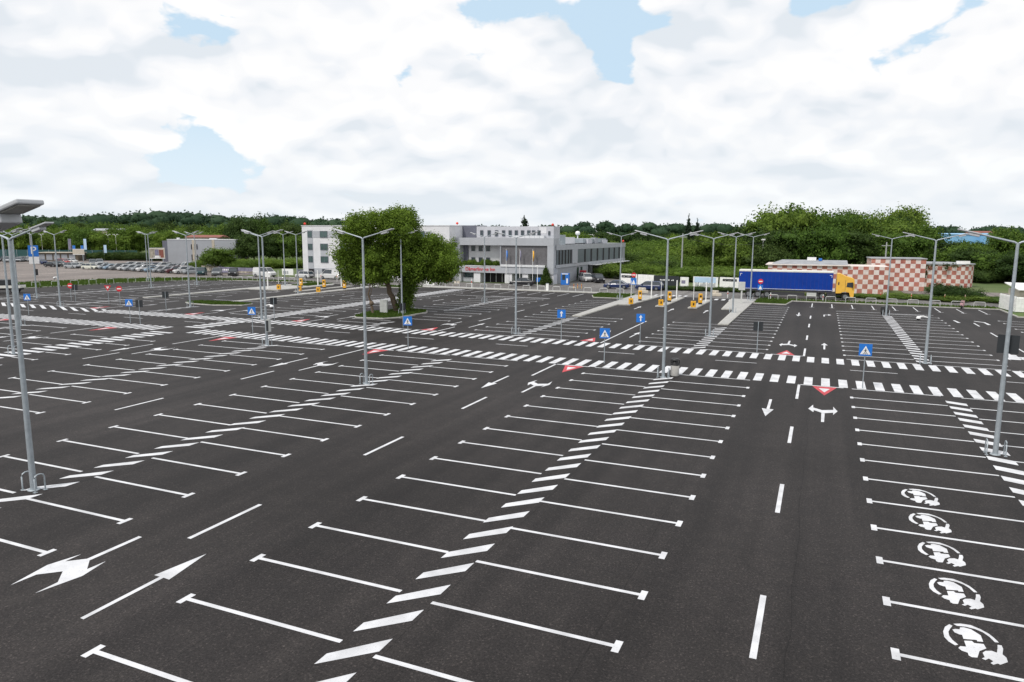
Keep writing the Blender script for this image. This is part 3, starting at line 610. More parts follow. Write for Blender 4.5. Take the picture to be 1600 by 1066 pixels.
def make_car(kind, colour):
    d = SH[kind]; m = 'car_'+colour; t = empty(kind+'_car' if kind != 'van' else 'van', (0,0,0), 0, 'x', 'car' if kind != 'van' else 'van')
    xr, xr2, xt0, xt1, xh, xf = d['x']; hw = d['W']/2; B, H = d['belt'], d['H']
    def sec(x, z0, z1, w): 
        return [(x,-w*.96,z0),(x,-w,z0+.25),(x,-w,z1-.16),(x,-w*.9,z1),(x,w*.9,z1),(x,w,z1-.16),(x,w,z0+.25),(x,w*.96,z0)]
    b = MB()
    secs = [sec(xr,.35,d['rear']-.12,hw*.86), sec(xr+.18,.24,d['rear'],hw*.96), sec(xr2 if xr2>xr+.25 else xr+.3,.22,B,hw), sec(0,.22,B,hw), sec(xh,.22,d['hood'],hw), sec(xf-.35,.22,d['hood']-.08,hw*.96), sec(xf-.08,.26,d['hood']-.22,hw*.88), sec(xf,.33,d['hood']-.34,hw*.8)]
    b.loft(secs, 0, False); b.build('body', m, t, bevel=.03)
    b = MB(); rw = hw*.78
    def cs(x, z, w): return [(x,-w,z),(x,w,z)]
    gl = [(xr2,B-.02),(xt0,H-.03),(xt1,H-.03),(xh,B-.02)]
    vs = []
    for x, z in gl:
        w = hw*.93 if z < B+.1 else rw
        vs += [(x,-w,z),(x,w,z)]
    b.add(vs, [(0,2,3,1),(2,4,5,3),(4,6,7,5),(0,6,4,2),(1,3,5,7)]); b.build('window_glass', 'car_glass', t)
    b = MB(); b.loft([[(xt0-.04,-rw-.01,H-.06),(xt0-.04,rw+.01,H-.06),(xt0+.05,rw-.06,H),(xt0+.05,-rw+.06,H)],[(xt1+.06,-rw-.01,H-.06),(xt1+.06,rw+.01,H-.06),(xt1-.05,rw-.06,H),(xt1-.05,-rw+.06,H)]])
    for s in (-1,1):
        for (xa,za),(xb,zb_) in (((xr2,B-.03),(xt0,H-.04)),((xh,B-.03),(xt1,H-.04))): b.tube([(xa,s*(hw*.93),za),(xb,s*rw,zb_)], .045, 4)
        xm = (xt0+xt1)/2; b.tube([(xm,s*(hw*.93),B-.03),(xm,s*rw,H-.04)], .04, 4)
        if kind == 'van':
            b.add([(xt0-.1,s*(hw*.94),B-.05),(xm,s*(hw*.94),B-.05),(xm,s*(rw+.012),H-.05),(xt0,s*(rw+.012),H-.05)], [(0,1,2,3)])
    b.build('roof', m, t)
    for x in (xr+.85, xf-.9):
        for s in (-1,1): wheel(t, x, s*(hw-.1), .33)
    for s in (-1,1):
        y0,y1 = sorted((s*hw*.5,s*hw*.8)); MB().box(xf-.12,xf-.01,y0,y1,d['hood']-.33,d['hood']-.2).build('headlight', 'headlight', t)
        MB().box(xr+.0,xr+.1,y0,y1,d['rear']-.3,d['rear']-.15).build('taillight', 'taillight', t)
        MB().box(xh-.35,xh-.15,min(s*hw,s*(hw+.14)),max(s*hw,s*(hw+.14)),B,B+.12).build('mirror', m, t)
    MB().box(xf-.02,xf+.03,-hw*.7,hw*.7,.3,.42).build('bumper_strip', 'trim_black', t); MB().box(xr-.03,xr+.02,-hw*.7,hw*.7,.35,.47).build('bumper_strip', 'trim_black', t)
    return t
CARS = {}
def car(kind, colour, p, heading, label, group=None):
    k = (kind, colour)
    if k not in CARS: o = CARS[k] = make_car(kind, colour)
    else: o = copy_tree(CARS[k])
    o.location = (p[0], p[1], .02 if len(p) < 3 else p[2]); o.rotation_euler.z = heading; o['label'] = label
    if group: o['group'] = group
    elif 'group' in o: del o['group']
    return o
car('sedan','black',(-49.6,119.3),PI+.15,'black saloon car in front of the hotel entrance glass')
car('sedan','blue',(-32.4,120.6),PI+.05,'dark blue saloon car right of the hotel, by the white hoardings')
car('estate','blue',(-26.5,119.6),PI-.1,'dark blue estate car beside the black hoarding')
car('van','white',(-109.6,119.6),.0,'white van with windows left of the two close lamp posts, before banners')
car('hatch','white',(-99.2,119.9),PI-.1,'white hatchback at the left corner of the hotel')
car('van','white',(-91.9,119.6),PI-.05,'white people carrier in front of the hotel left wing')
car('sedan','black',(-83.0,119.8),.3,'black saloon car partly behind the big tree crown, left of the trunk')
car('sedan','dark_red',(-79.5,116.2),.5,'dark car left of the tree trunk, nearer the camera')
car('suv','white',(-42.9,136.2),-.9,'white pickup-like car under the hotel side wing'); car('suv','black',(-40.0,134.6),-1.0,'black car beside the hotel side wing, half hidden')
car('hatch','white',(-67.5,119.5),.2,'white car behind the tree trunk')
car('suv','teal',(-125.6,117.6),-.9,'dark teal car under the small tree'); car('suv','grey',(-121.8,118.3),-.9,'large grey car at the right end of the parked row'); car('suv','black',(-118.0,119.2),-.9,'black car in the shade of the small tree')
grp = 'cars parked in the yard on the left'
cols = ['white','silver','light_blue','grey','white','silver','silver','white','light_blue','silver','grey','dark_red','white','silver']
kinds = ['suv','hatch','sedan','suv','hatch','estate','hatch','suv','sedan','hatch','estate','suv','suv','hatch']
xs = np.linspace(-170,-131,14)
for i,(c_,k_) in enumerate(zip(cols,kinds)):
    x = xs[i]; y = 126.5-(x+170)*.17
    car(k_, c_, (x,y), -1.95-.01*i, '%s car in the front row of the left yard, %s from the left' % (c_.replace('_',' '), nth(i+1)), grp)
cols = ['silver','white','grey','blue','white','silver','black','white','white','silver','white']
for i,c_ in enumerate(cols):
    x = -172+i*3.6; y = 137-(x+172)*.13
    car(['suv','hatch','estate','van'][i%4] if c_ in ('white',) else ['hatch','suv','sedan'][i%3], c_, (x,y), -1.9, '%s car in the back row of the left yard, %s from the left' % (c_, nth(i+1)), grp)
for i,(c_,px,d,h,k_) in enumerate((('blue',61,218,-.2,'sedan'),('black',77,201,.1,'sedan'),('grey',90,204,.3,'hatch'),('red',94,222,.2,'hatch'),('white',106,228,.2,'sedan'),('silver',108,193,.1,'hatch'),('white',120,196,.1,'estate'),('cream',137,189,.1,'estate'),('grey',141,214,-.6,'suv'),('silver',152,216,-.6,'suv'),
  ('silver',26,236,-.8,'estate'),('grey',31,238,-.8,'suv'),('silver',37,239,-.8,'sedan'),('white',42,240,-.8,'suv'),('grey',48,242,-.8,'sedan'),('silver',8,232,-.8,'suv'),('grey',14,236,-.8,'suv'),('black',3,238,-.8,'van' if False else 'suv'))):
    car(k_, c_, pol(px,d*.963), h, '%s car on the gravel at far left, %s of that group' % (c_, nth(i+1)), grp)

# blue and yellow articulated lorry
t = empty('articulated_lorry', (-11.45,113.9,0), .03, 'articulated lorry with blue curtain trailer and yellow cab on the far road', 'lorry')
MB().box(0,13.0,-1.25,1.25,1.25,3.88).build('curtain_side', 'tarp_blue', t, bevel=.02)
MB().box(-.02,13.02,-1.27,1.27,3.86,4.10).build('trailer_roof', 'trailer_white', t, bevel=.03)
MB().box(.1,12.9,-1.268,-1.252,1.33,1.38).build('white_stripe', 'sign_white', t)
for k in range(24): MB().box(.3+k*.54,.34+k*.54,-1.262,-1.251,1.27,3.84).build('strap', 'strap_blue', t)
MB().box(.15,.45,-1.264,-1.252,3.5,3.56).box(.15,.2,-1.264,-1.252,3.2,3.5).build('corner_mark', 'sign_white', t); MB().box(12.55,12.85,-1.264,-1.252,3.5,3.56).box(12.8,12.85,-1.264,-1.252,3.2,3.5).build('corner_mark', 'sign_white', t)
b = MB(); b.box(.05,12.9,-1.2,1.2,1.0,1.24); b.box(4.6,9.3,-1.15,-1.05,.45,.95); b.box(9.8,11.2,-1.1,1.1,.5,1.0)
for k in range(9): b.box(.8+k*1.4,.9+k*1.4,-1.275,-1.252,1.05,1.3)
b.build('chassis', 'chassis', t); MB().box(9.6,10.9,-1.22,-.6,.45,.95).build('tool_box', 'utility_grey', t)
for x in (1.5,2.8,4.1):
    for s in (-1,1): wheel(t, x, s*1.02, .5, .34)
for x in (11.7,14.75):
    for s in (-1,1): wheel(t, x, s*1.02, .5, .34)
MB().box(12.9,15.5,-.5,.5,.6,1.0).box(12.3,13.5,-1.15,1.15,.5,1.05).build('tractor_frame', 'chassis', t)
cb = MB(); prof = [(13.45,.95),(14.15,1.0),(14.3,1.15),(14.75,1.22),(15.2,1.1),(15.4,.45),(15.82,.42),(15.88,1.6),(15.82,2.95),(15.65,3.2),(14.8,3.42),(13.9,3.85),(13.5,3.82)]
n = len(prof); cb.add([(x,-1.22,z) for x,z in prof]+[(x,1.22,z) for x,z in prof], [tuple(range(n)), tuple(range(2*n-1,n-1,-1))]+[(i,n+i,n+(i+1)%n,(i+1)%n) for i in range(n)])
cab = cb.build('cab', 'cab_yellow', t, bevel=.04)
b = MB(); b.add([(14.8,-1.235,1.9),(15.6,-1.235,1.85),(15.5,-1.235,2.6),(14.9,-1.235,2.55)], [(0,1,2,3)]); b.add([(15.9,-1.1,1.75),(15.9,1.1,1.75),(15.84,1.05,2.7),(15.84,-1.05,2.7)], [(0,1,2,3)]); b.build('cab_window', 'car_glass', cab)
MB().box(15.5,15.65,-1.5,-1.24,1.85,2.6).build('mirror', 'dark_plastic', cab); MB().box(14.65,14.68,-1.24,-1.224,1.3,2.9).build('door_line', 'trim_black', cab); MB().box(13.7,13.85,-1.25,-1.22,2.2,2.6).build('grille', 'chassis', cab)
# small green and white lorry at the left edge
p = (-115.2,68.5); t = empty('flatbed_truck', (*p,0), .62, 'small flatbed truck with a green door at the left edge', 'truck')
MB().box(-.6,3.6,-.95,.95,.75,1.15).build('load_bed', 'trailer_white', t, bevel=.02); MB().box(-.5,3.5,-.9,.9,1.15,1.19).build('bed_floor', 'chassis', t)
MB().box(-2.9,-.8,-.95,.95,.45,1.3).build('cab', 'car_green', t, bevel=.06); MB().box(-2.6,-.9,-.88,.88,1.3,1.95).build('cab_window', 'car_glass', t); MB().box(-2.65,-.85,-.9,.9,1.95,2.05).build('cab_roof', 'car_white', t, bevel=.03)
MB().box(-2.8,3.5,-.5,.5,.45,.74).build('chassis', 'chassis', t); MB().box(-.55,1.9,-.9,.9,1.2,2.0).build('load_cover', 'sign_back', t, bevel=.05)
for x in (-2.1,2.5):
    for s in (-1,1): wheel(t, x, s*.82, .38)
# motor scooter at the far kerb
t = empty('motor_scooter', (16.9,107.3,.0), 1.3, 'dark and pink motor scooter standing by the far right kerb', 'scooter')
for x in (-.5,.6): 
    b = MB(); b.tube([(x,-.06,.25),(x,.06,.25)], .25, 14, 0, True, False); b.build('wheel', 'tyre', t)
b = MB(); b.box(-.65,.1,-.17,.17,.35,.75); b.box(0,.45,-.15,.15,.2,.3); b.build('body', 'pink', t, bevel=.05); MB().box(-.6,.05,-.15,.15,.76,.86).build('seat', 'dark_plastic', t, bevel=.03)
b = MB(); b.box(.38,.5,-.2,.2,.25,.95); b.build('front_shield', 'pink', t, bevel=.04); b = MB(); b.tube([(.5,-.35,1.05),(.42,0,1.0),(.5,.35,1.05)], .025, 6); b.tube([(.6,0,.25),(.42,0,1.0)], .04, 6); b.build('handlebar', 'dark_plastic', t)
t2 = empty('motor_scooter', (7.15,95.2,0), 1.0, 'dark scooter parked behind the lamp post before the chequered building', 'scooter')
for ch in list(t.children): 
    c_ = ch.copy(); C.objects.link(c_); c_.parent = t2
    if ch.name.startswith(('body','front_shield')): c_.data = ch.data.copy(); c_.data.materials[0] = MATS['dark_plastic']

# ------------------------------------------------------------------ hotel
t = empty('hotel', (-65,124,0), 0, 'grey and white four-storey hotel with red lettering and a long side wing', 'building')
ox, oy = -65, 124
def hb(name, mat, *boxes, parent=None, bevel=0):
    b = MB()
    for x0,x1,y0,y1,z0,z1 in boxes: b.box(x0-ox,x1-ox,y0-oy,y1-oy,z0,z1)
    return b.build(name, mat, parent or t, (0,0,0), 0, bevel)
# left wing
lw = hb('left_wing', 'render_white', (-101.6,-66.2,122.5,136,0,10.8)); hb('parapet', 'frame_light', (-101.7,-66.1,122.4,136.1,10.8,10.92), parent=lw)
hb('grey_band', 'render_mid', (-100.2,-98.8,122.44,122.5,1.2,10.0), (-98.79,-70,122.44,122.5,8.4,9.75), (-96.9,-95.0,122.44,122.5,3.2,7.2), (-92,-88,122.44,122.5,3.2,7.2), (-84,-80,122.44,122.5,3.2,7.2), (-76,-72,122.44,122.5,3.2,7.2), (-98.78,-70,122.44,122.5,.9,2.0), parent=lw)
def window(x0,x1,y,z0,z1,mat='glass_green',parent=t,split=True):
    w = hb('window', mat, (x0,x1,y-.1,y-.06,z0,z1), parent=parent)
    f = .06; q = [(x0-f,x0,y-.13,y-.02,z0-f,z1+f),(x1,x1+f,y-.13,y-.02,z0-f,z1+f),(x0,x1,y-.13,y-.02,z1,z1+f),(x0,x1,y-.13,y-.02,z0-f,z0)]
    if split: q.append(((x0+x1)/2-.03,(x0+x1)/2+.03,y-.125,y-.055,z0,z1))
    hb('frame', 'panel_dark', *q, parent=w); return w
for z0,z1 in ((8.45,9.7),(5.85,7.05),(3.25,4.45)):
    window(-100.0,-98.95,122.5,z0,z1,parent=lw)
    for x in (-96.8,-91.7,-87.0,-82.5,-78,-73.5): window(x,x+1.8,122.5,z0,z1,parent=lw)
window(-100,-98.7,122.5,.3,1.8,'dark_void',parent=lw,split=False)
for x in (-96.5,-92.2,-87): window(x,x+2.0,122.5,1.1,1.8,'glass_dark',parent=lw,split=False)
# centre: podium, frame, recess, top floor
hb('podium', 'render_grey', (-66.1,-45.6,127,146,0,3.1)); 
pc = hb('podium_fascia', 'render_mid', (-72,-45.55,124.5,127.0,1.9,3.15)); hb('coping', 'frame_light', (-72.02,-56.4,124.45,127.1,3.15,3.25), (-56.3,-46.9,124.35,127.1,3.15,3.55), parent=pc)
text('hotel_lettering', 'Dâmerlinr-ke Inn', 1.0, 'sign_letter', pc, (-60.6-ox,124.46-oy,2.55), (PI/2,0,0), .03, .92)
for x0,x1 in ((-66.4,-65.0),(-62.1,-60.7),(-55.5,-54.0),(-51.9,-50.7),(-47.0,-45.62)): hb('pier', 'render_white', (x0,x1,124.7,126.9,0,1.9))
hb('plinth_wall', 'render_mid', (-64.9,-62.15,125.4,126.9,0,.85))
hb('shop_window', 'glass_green', (-64.8,-62.2,126.2,126.3,.9,1.85)); hb('entrance', 'dark_void', (-60.6,-55.6,126.6,126.7,0,1.85)); hb('shop_window', 'glass_green', (-53.9,-52.0,126.2,126.3,.1,1.85)); hb('shop_window', 'glass_green', (-50.6,-47.1,126.2,126.3,.1,1.85))
hb('entrance_frame', 'frame_light', (-58.2,-58.1,126.5,126.59,0,1.85), (-59.4,-59.32,126.5,126.59,0,1.85), (-56.9,-56.8,126.5,126.59,0,1.85), (-52.9,-52.82,126.1,126.19,.1,1.85), (-49.4,-49.3,126.1,126.19,.1,1.85), (-48.3,-48.2,126.1,126.19,.1,1.85))
hb('upper_frame', 'render_mid', (-66.0,-45.65,124.6,127.8,7.15,8.55), (-46.85,-45.6,124.62,126.0,3.16,8.5), (-56,-45.58,126.0,146,3.16,7.14), (-66.0,-65.1,124.62,127.8,3.26,7.15), (-66.1,-56.6,130.05,146,3.1,8.45), (-56.5,-46.9,127.85,131,7.2,8.5))
hb('recess_wall', 'render_white', (-64.1,-56.6,126.5,130,3.26,7.14)); hb('dark_panel', 'panel_dark', (-66,-64.15,126.3,129.98,3.26,7.14)); hb('side_return', 'render_grey', (-56.55,-56.32,124.75,126.49,3.56,7.14))
lv = MB()
for k in range(22): lv.box(-56.3-ox,-46.9-ox,124.9-oy,125.0-oy,3.57+k*.162,3.57+k*.162+.12)
lv.box(-56.3-ox,-46.9-ox,125.01-oy,125.3-oy,3.56,7.14); lv.build('louvre_wall', 'louvre', t)
for x in (-63.3,-61.7,-60.1):
    for z in (4.7,6.0): window(x-.1,x+.6,126.5,z-.9 if z < 5 else z,z+.0 if z < 5 else z+.95,'glass_dark',split=False)
tf = hb('top_floor', 'render_light', (-63.1,-46.9,128,131.5,8.5,10.75)); hb('top_dark_panel', 'panel_dark', (-67.0,-63.15,127.95,133,8.5,10.95)); hb('top_left_block', 'render_white', (-71.5,-67.05,127.9,133,8.4,11.0)); hb('top_wall_patch', 'render_white', (-49.8,-48.3,127.94,127.99,9.4,10.6))
for x in (-62.2,-60.6,-59.0,-57.5,-56.1,-54.8,-53.5,-52.2,-51.2,-50.1): window(x,x+.54,128,8.95,9.95,'glass_dark',parent=tf,split=False)
window(-47.9,-47.6,128,9.1,9.8,'glass_dark',parent=tf,split=False)
hb('railing', 'galvanised', (-55,-46,126.0,126.06,9.0,9.05), (-55,-46,126,126.06,8.75,8.79), *[(x,x+.04,126.0,126.04,8.5,9.05) for x in np.arange(-55,-46,1.0)])
for x,y,z in ((-101,122.8,11.1),(-67.5,128.2,11.2),(-47.2,128.3,10.9),(-45.8,175.3,7.6)):
    b = MB(); b.tube([(x-ox,y-oy,z-.3),(x-ox,y-oy,z)], .06, 6); b.lathe([(0,z),(.25,z),(.25,z+.25),(.12,z+.4),(0,z+.42)], 10, c=(x-ox,y-oy)); b.build('warning_light', 'red_light', t)
# rooftop planters
# side wing
sw = hb('side_wing', 'render_grey', (-59,-45.5,146,176,3.0,7.3), (-56,-45.66,125.4,146,7.16-4.2,7.10)); hb('upper_wall_trim', 'render_mid', (-45.5,-45.42,125.6,176.2,6.35,7.35), (-45.5,-45.42,125.6,176.2,3.0,3.6), (-45.5,-45.3,134.7,137.9,3.61,6.34), parent=sw)
hb('ground_wall', 'render_grey', (-56,-45.56,127.1,131.0,0,2.95), (-56,-45.56,137.2,143.5,0,2.95), (-56,-47.2,131.0,137.2,0,2.95))
hb('column', 'render_mid', (-46.3,-45.7,149,149.6,0,3), (-46.3,-45.7,160,160.6,0,3), (-46.3,-45.7,175.2,175.8,0,3)); hb('undercroft_shade', 'dark_void', (-52,-51.9,143.6,176,0,3)); hb('door_panel', 'glass_dark', (-45.56,-45.5,138.2,139.4,.2,2.7), (-45.56,-45.5,140.6,141.8,.2,2.7))  # undercroft sheet is near-black, standing in for the shade beneath the wing
ww = hb('window_band', 'window_panel', (-45.5,-45.44,125.9,134.5,3.65,6.3), (-45.5,-45.44,138.2,173.3,3.65,6.3), parent=t)
for y,q in [(y,.75) for y in (126.9,128.6,130.4,132.2,133.7)]+[(y,1.0) for y in (142.6,147.0,151.6,156.2,160.9,165.4,169.8)]: hb('window_post', 'dark_void', (-45.44,-45.4,y,y+q,3.66,6.29), parent=ww)
hb('roof_plant', 'render_white', (-55,-48.5,127,134,7.2,9.0), (-56,-49,141,147,7.35,8.7)); hb('duct', 'galvanised', (-54,-47.5,148,166,7.5,8.4), (-50,-48.5,136,139.5,7.2,9.2), (-53,-51,139.6,141,7.2,8.8), (-49.5,-47.5,134.3,135.8,7.2,8.0)); 
b = MB(); b.tube([(-52-ox,158-oy,8.4),(-52-ox,158-oy,9.1)], .15, 8); b.lathe([(0,9.1),(.45,9.25),(.6,9.6),(.4,10.0),(0,10.1)], 12, c=(-52-ox,158-oy)); b.build('satellite_dome', 'white_plastic', t)
hb('roof_unit', 'grey_block', (-48.5,-47.2,128.5,130.5,7.2,8.2)); hb('roof_unit', 'render_light', (-48.3,-47.0,150,153,7.35,8.3)); hb('roof_unit', 'grey_block', (-48.2,-47.2,156,158,7.35,8.6)); hb('roof_unit', 'render_light', (-48.6,-47.2,162,166,7.35,8.1))
hb('canopy', 'frame_light', *[(-45.4,-43.6,y,y+2.0,2.9,3.0) for y in np.arange(146,174,2.6)])
# blue vending kiosk, red machine, blue bin, flagpoles
t = empty('vending_kiosk', (-43.6,125.6,0), .1, 'bright blue vending kiosk against the hotel side wall', 'kiosk'); MB().box(-.75,.75,-.4,.4,0,2.15).build('case', 'blue_kiosk', t, bevel=.03); MB().box(-.5,.1,-.41,-.401,.9,1.9).build('front_panel', 'glass_dark', t); MB().box(-.6,.6,-.41,-.401,1.95,2.1).build('white_label', 'sign_white', t); MB().box(.3,.6,-.41,-.401,.3,1.2).build('poster', 'sign_white', t)
t = empty('red_machine', (-44.7,138.6,0), 0, 'dark red vending machine beside the hotel side wing opening', 'machine'); MB().box(-.2,.9,-.5,.5,0,2.1).build('case', 'machine_red', t, bevel=.03); MB().box(0,.7,-.51,-.501,.8,1.8).build('front_panel', 'glass_dark', t)
t = empty('parcel_box', (-48.2,124.0,0), 0, 'small blue box on legs in front of the hotel, left of the fir', 'box'); MB().box(-.45,.45,-.25,.25,.5,1.25).build('case', 'blue_kiosk', t, bevel=.03)
for s in (-1,1): MB().box(s*.35-.03,s*.35+.03,-.03,.03,0,.5).build('leg', 'galvanised', t)
for i,(x,h) in enumerate(((-54.9,6.5),(-52.1,6.5),(-49.5,6.5))):
    t = empty('flagpole', (x,124.0,0), 0, ['white flagpole, left of three before the dark hotel wall','white flagpole, middle of three before the dark hotel wall','white flagpole with a limp yellow flag, right of three'][i], 'flagpole', 'flagpoles in front of the hotel')
    b = MB(); b.tube([(0,0,0),(0,0,h)], [.06,.035], 8); b.build('pole', 'bright_white', t)
    b = MB(); zz = h-.3; b.loft([[(0.03,-.05,zz-1.2*0),(0.2,-.02,zz),(.25,.05,zz),(0.05,.05,zz)],[(0.03,-.05,zz-.9),(0.28,-.04,zz-1),(.3,.06,zz-1),(0.05,.06,zz-1)],[(0.03,-.03,zz-1.9),(.12,-.02,zz-2),(.14,.03,zz-2),(.04,.03,zz-1.9)]], 0, True); b.build('flag', ['blue_kiosk','banner_violet','yellow'][i], t)
t = empty('white_bollard_box', (-41.6,110.9,0), 0, 'white square service pillar on the pavement right of the fir', 'pillar'); MB().box(-.2,.2,-.2,.2,0,1.15).build('case', 'bright_white', t, bevel=.03); MB().box(-.22,.22,-.22,.22,1.15,1.2).build('cap', 'galvanised', t)
t = empty('street_lamp', (-43.9,112.2,0), 0, 'short white lamp column on the pavement in front of the fir', 'street lamp'); b = MB(); b.tube([(0,0,0),(0,0,4.0)], .05, 8); b.build('pole', 'bright_white', t); MB().box(-.3,.1,-.08,.08,3.95,4.1).build('lamp_head', 'bright_white', t)
# white tent booth and red parasol left of the hotel
t = empty('white_booth', (-65.5,114.0,0), 0, 'white booth between the tree and the red parasol', 'booth'); MB().box(-1.1,1.1,-.8,.8,0,2.1).build('wall', 'bright_white', t, bevel=.02); MB().box(-1.2,1.2,-.9,.9,2.1,2.2).build('roof', 'bright_white', t)
t = empty('parasol', (-62.3,114.5,0), 0, 'folded bright red parasol right of the white booth', 'parasol'); b = MB(); b.tube([(0,0,0),(0,0,1.9)], .03, 6); b.build('pole', 'galvanised', t); b = MB(); b.lathe([(.5,.7),(.75,1.0),(.45,1.6),(0,1.95)], 10); b.build('canopy', 'sign_red', t)
for i,x in enumerate((-60.6,-59.9)):
    t = empty('chair', (x,114.0,0), .4*i, 'pale wooden chair right of the red parasol, %s one' % ('left','right')[i], 'chair', 'pale chairs by the parasol')
    MB().box(-.22,.22,-.22,.22,.42,.46).build('seat', 'sand', t); MB().box(-.22,.22,.19,.23,.46,.9).build('backrest', 'sand', t)
    for a in (-1,1):
        for c_ in (-1,1): MB().box(a*.19-.02,a*.19+.02,c_*.19-.02,c_*.19+.02,0,.42).build('leg', 'sand', t)

# ------------------------------------------------------------------ hoardings and other walls
def hoarding(a, b_, h, mat, label, marks=None, z0=.25):
    d = Vector((b_[0]-a[0], b_[1]-a[1])); L = d.length
    t = empty('hoarding', (a[0],a[1],0), math.atan2(d.y,d.x), label, 'hoarding', 'advertising hoardings along the road')
    h *= .80; marks = [(a_,b2_,c_*.8,d_*.8,e_) for a_,b2_,c_,d_,e_ in (marks or [])]
    p = MB().box(0,L-.06,-.03,.03,z0,h).build('panel', mat, t)
    q = MB()
    for k in range(int(L//2)+1): q.box(min(L-.15,k*2.0),min(L-.15,k*2.0)+.08,.03,.11,0,h)
    q.build('post', 'galvanised', t)
    if marks:
        for (x0,x1,zz0,zz1,mm) in marks: MB().box(x0*L,x1*L,-.045,-.032,zz0,zz1).build('lettering' if mm.startswith('L') else 'print', mm.lstrip('L'), p)
    return t
def dashes(x0,x1,z,h,mm,n):
    out = []; r = random.Random(n); x = x0; st = (x1-x0)/n
    for k in range(n):
        if r.random() < .85: out.append((x, x+st*.7, z, z+h*r.choice((.7,1,1)), 'L'+mm))
        x += st
    return out
hoarding((-34.6,130.8),(-31.0,129.6),2.6,'bright_white','white hoarding with a grey title strip behind the dark blue saloon',[(.1,.9,1.7,2.25,'sign_back')]+dashes(.15,.85,1.85,.25,'sign_white',9))
hoarding((-30.9,129.5),(-27.4,128.3),2.6,'bright_white','plain white hoarding between the saloon and the black one')
hoarding((-27.1,125.5),(-22.4,124.4),2.75,'sign_back','black hoarding with white lettering behind the blue estate',dashes(.25,.8,1.7,.28,'sign_white',10))
hoarding((-22.3,124.6),(-20.8,124.4),2.6,'bright_white','narrow white hoarding right of the black one',[(.15,.6,1.2,1.9,'banner_violet')])
hoarding((-20.6,127.6),(-16.2,126.8),2.6,'bright_white','white hoarding with pale blue sky print and grey grass strokes',[(.05,.9,1.3,2.5,'banner_sky')]+dashes(.1,.9,.5,.9,'grey_block',16))
hoarding((-16.0,126.9),(-12.6,126.2),2.65,'bright_white','white hoarding with a dark title strip left of the photo print one',[(.15,.85,1.8,2.3,'sign_back')]+dashes(.2,.8,1.92,.2,'sign_white',9))
hoarding((-12.5,126.2),(-9.6,125.7),2.5,'banner_photo','grey photo print hoarding left of the lorry',[(.3,.55,1.0,1.7,'sign_white'),(.6,.8,1.2,2.0,'grey_block')])
hoarding((-9.5,125.7),(-8.0,125.5),2.5,'bright_white','narrow white hoarding just left of the lorry')
hoarding((-137,128.3),(-131,127.9),1.9,'banner_photo','brownish banner under the small tree',dashes(.1,.9,.6,.8,'sand',8)); hoarding((-128.5,125.2),(-122.8,124.8),1.9,'banner_violet','violet banner with pale strip left of the white van',dashes(.1,.9,.9,.4,'sign_white',7)); hoarding((-122.5,124.8),(-116.5,124.2),1.9,'banner_violet','violet grey banner directly left of the white van',[(.1,.9,.4,.9,'banner_photo')])
hoarding((-108.5,123.8),(-105.2,123.6),2.0,'sign_white','white banner right of the white van',dashes(.1,.6,.6,.8,'grey_block',3)); hoarding((-105,124.5),(-100.4,124.5),1.9,'panel_dark','dark banner left of the hotel corner'); hoarding((-102.3,125.8),(-98.5,126),2.4,'machine_red','dark red banner touching the hotel corner')
# raised billboards in the left yard
def billboard(p, rz, w, z0, z1, mat, label, mk=None):
    t = empty('billboard', (p[0],p[1],0), rz, label, 'billboard', 'raised billboards in the left yard')
    pn = MB().box(-w/2,w/2,-.1,.1,z0,z1).build('panel', mat, t); MB().box(-w/2,w/2,-.12,.12,z1,z1+.12).box(-w/2,w/2,-.12,.12,z0-.12,z0).build('frame', 'sign_white', t)
    for s in (-1,1): b = MB(); b.tube([(s*w*.36,.05,0),(s*w*.36,.05,z0-.1)], .12, 8); b.build('leg', 'galvanised', t)
    if mk: 
        for q in mk: MB().box(q[0],q[1],-.13,-.11,q[2],q[3]).build('print', q[4], pn)
billboard((-174.6,147.9), .6, 4.2, 2.1, 4.9, 'sand', 'billboard with a colourful crowd picture left of the grey block', [(-1.9,-.6,2.3,4.7,'banner_photo'),(-.5,.5,2.9,4.6,'banner_violet'),(.6,1.8,2.3,4.5,'roof_red'),(-1.0,.9,2.2,2.8,'sign_white')])
billboard(pol(120,232), .6, 3.4, 2.3, 3.9, 'sand', 'pale billboard at the right end of the low shed in the left yard')
# low dark shed at left
p = pol(88,236); t = empty('low_shed', (*p,0), .55, 'long low shed with grey panels behind the parked cars', 'building'); MB().box(-6.5,6,0,6,0,2.6).build('wall', 'soil', t); MB().box(-6.8,6.2,-.5,6.5,2.6,2.8).build('roof', 'tan_wall', t)
for k in range(5): MB().box(-6+k*2.3,-4.2+k*2.3,-.06,-.01,.3,2.1).build('panel', 'grey_block', t)
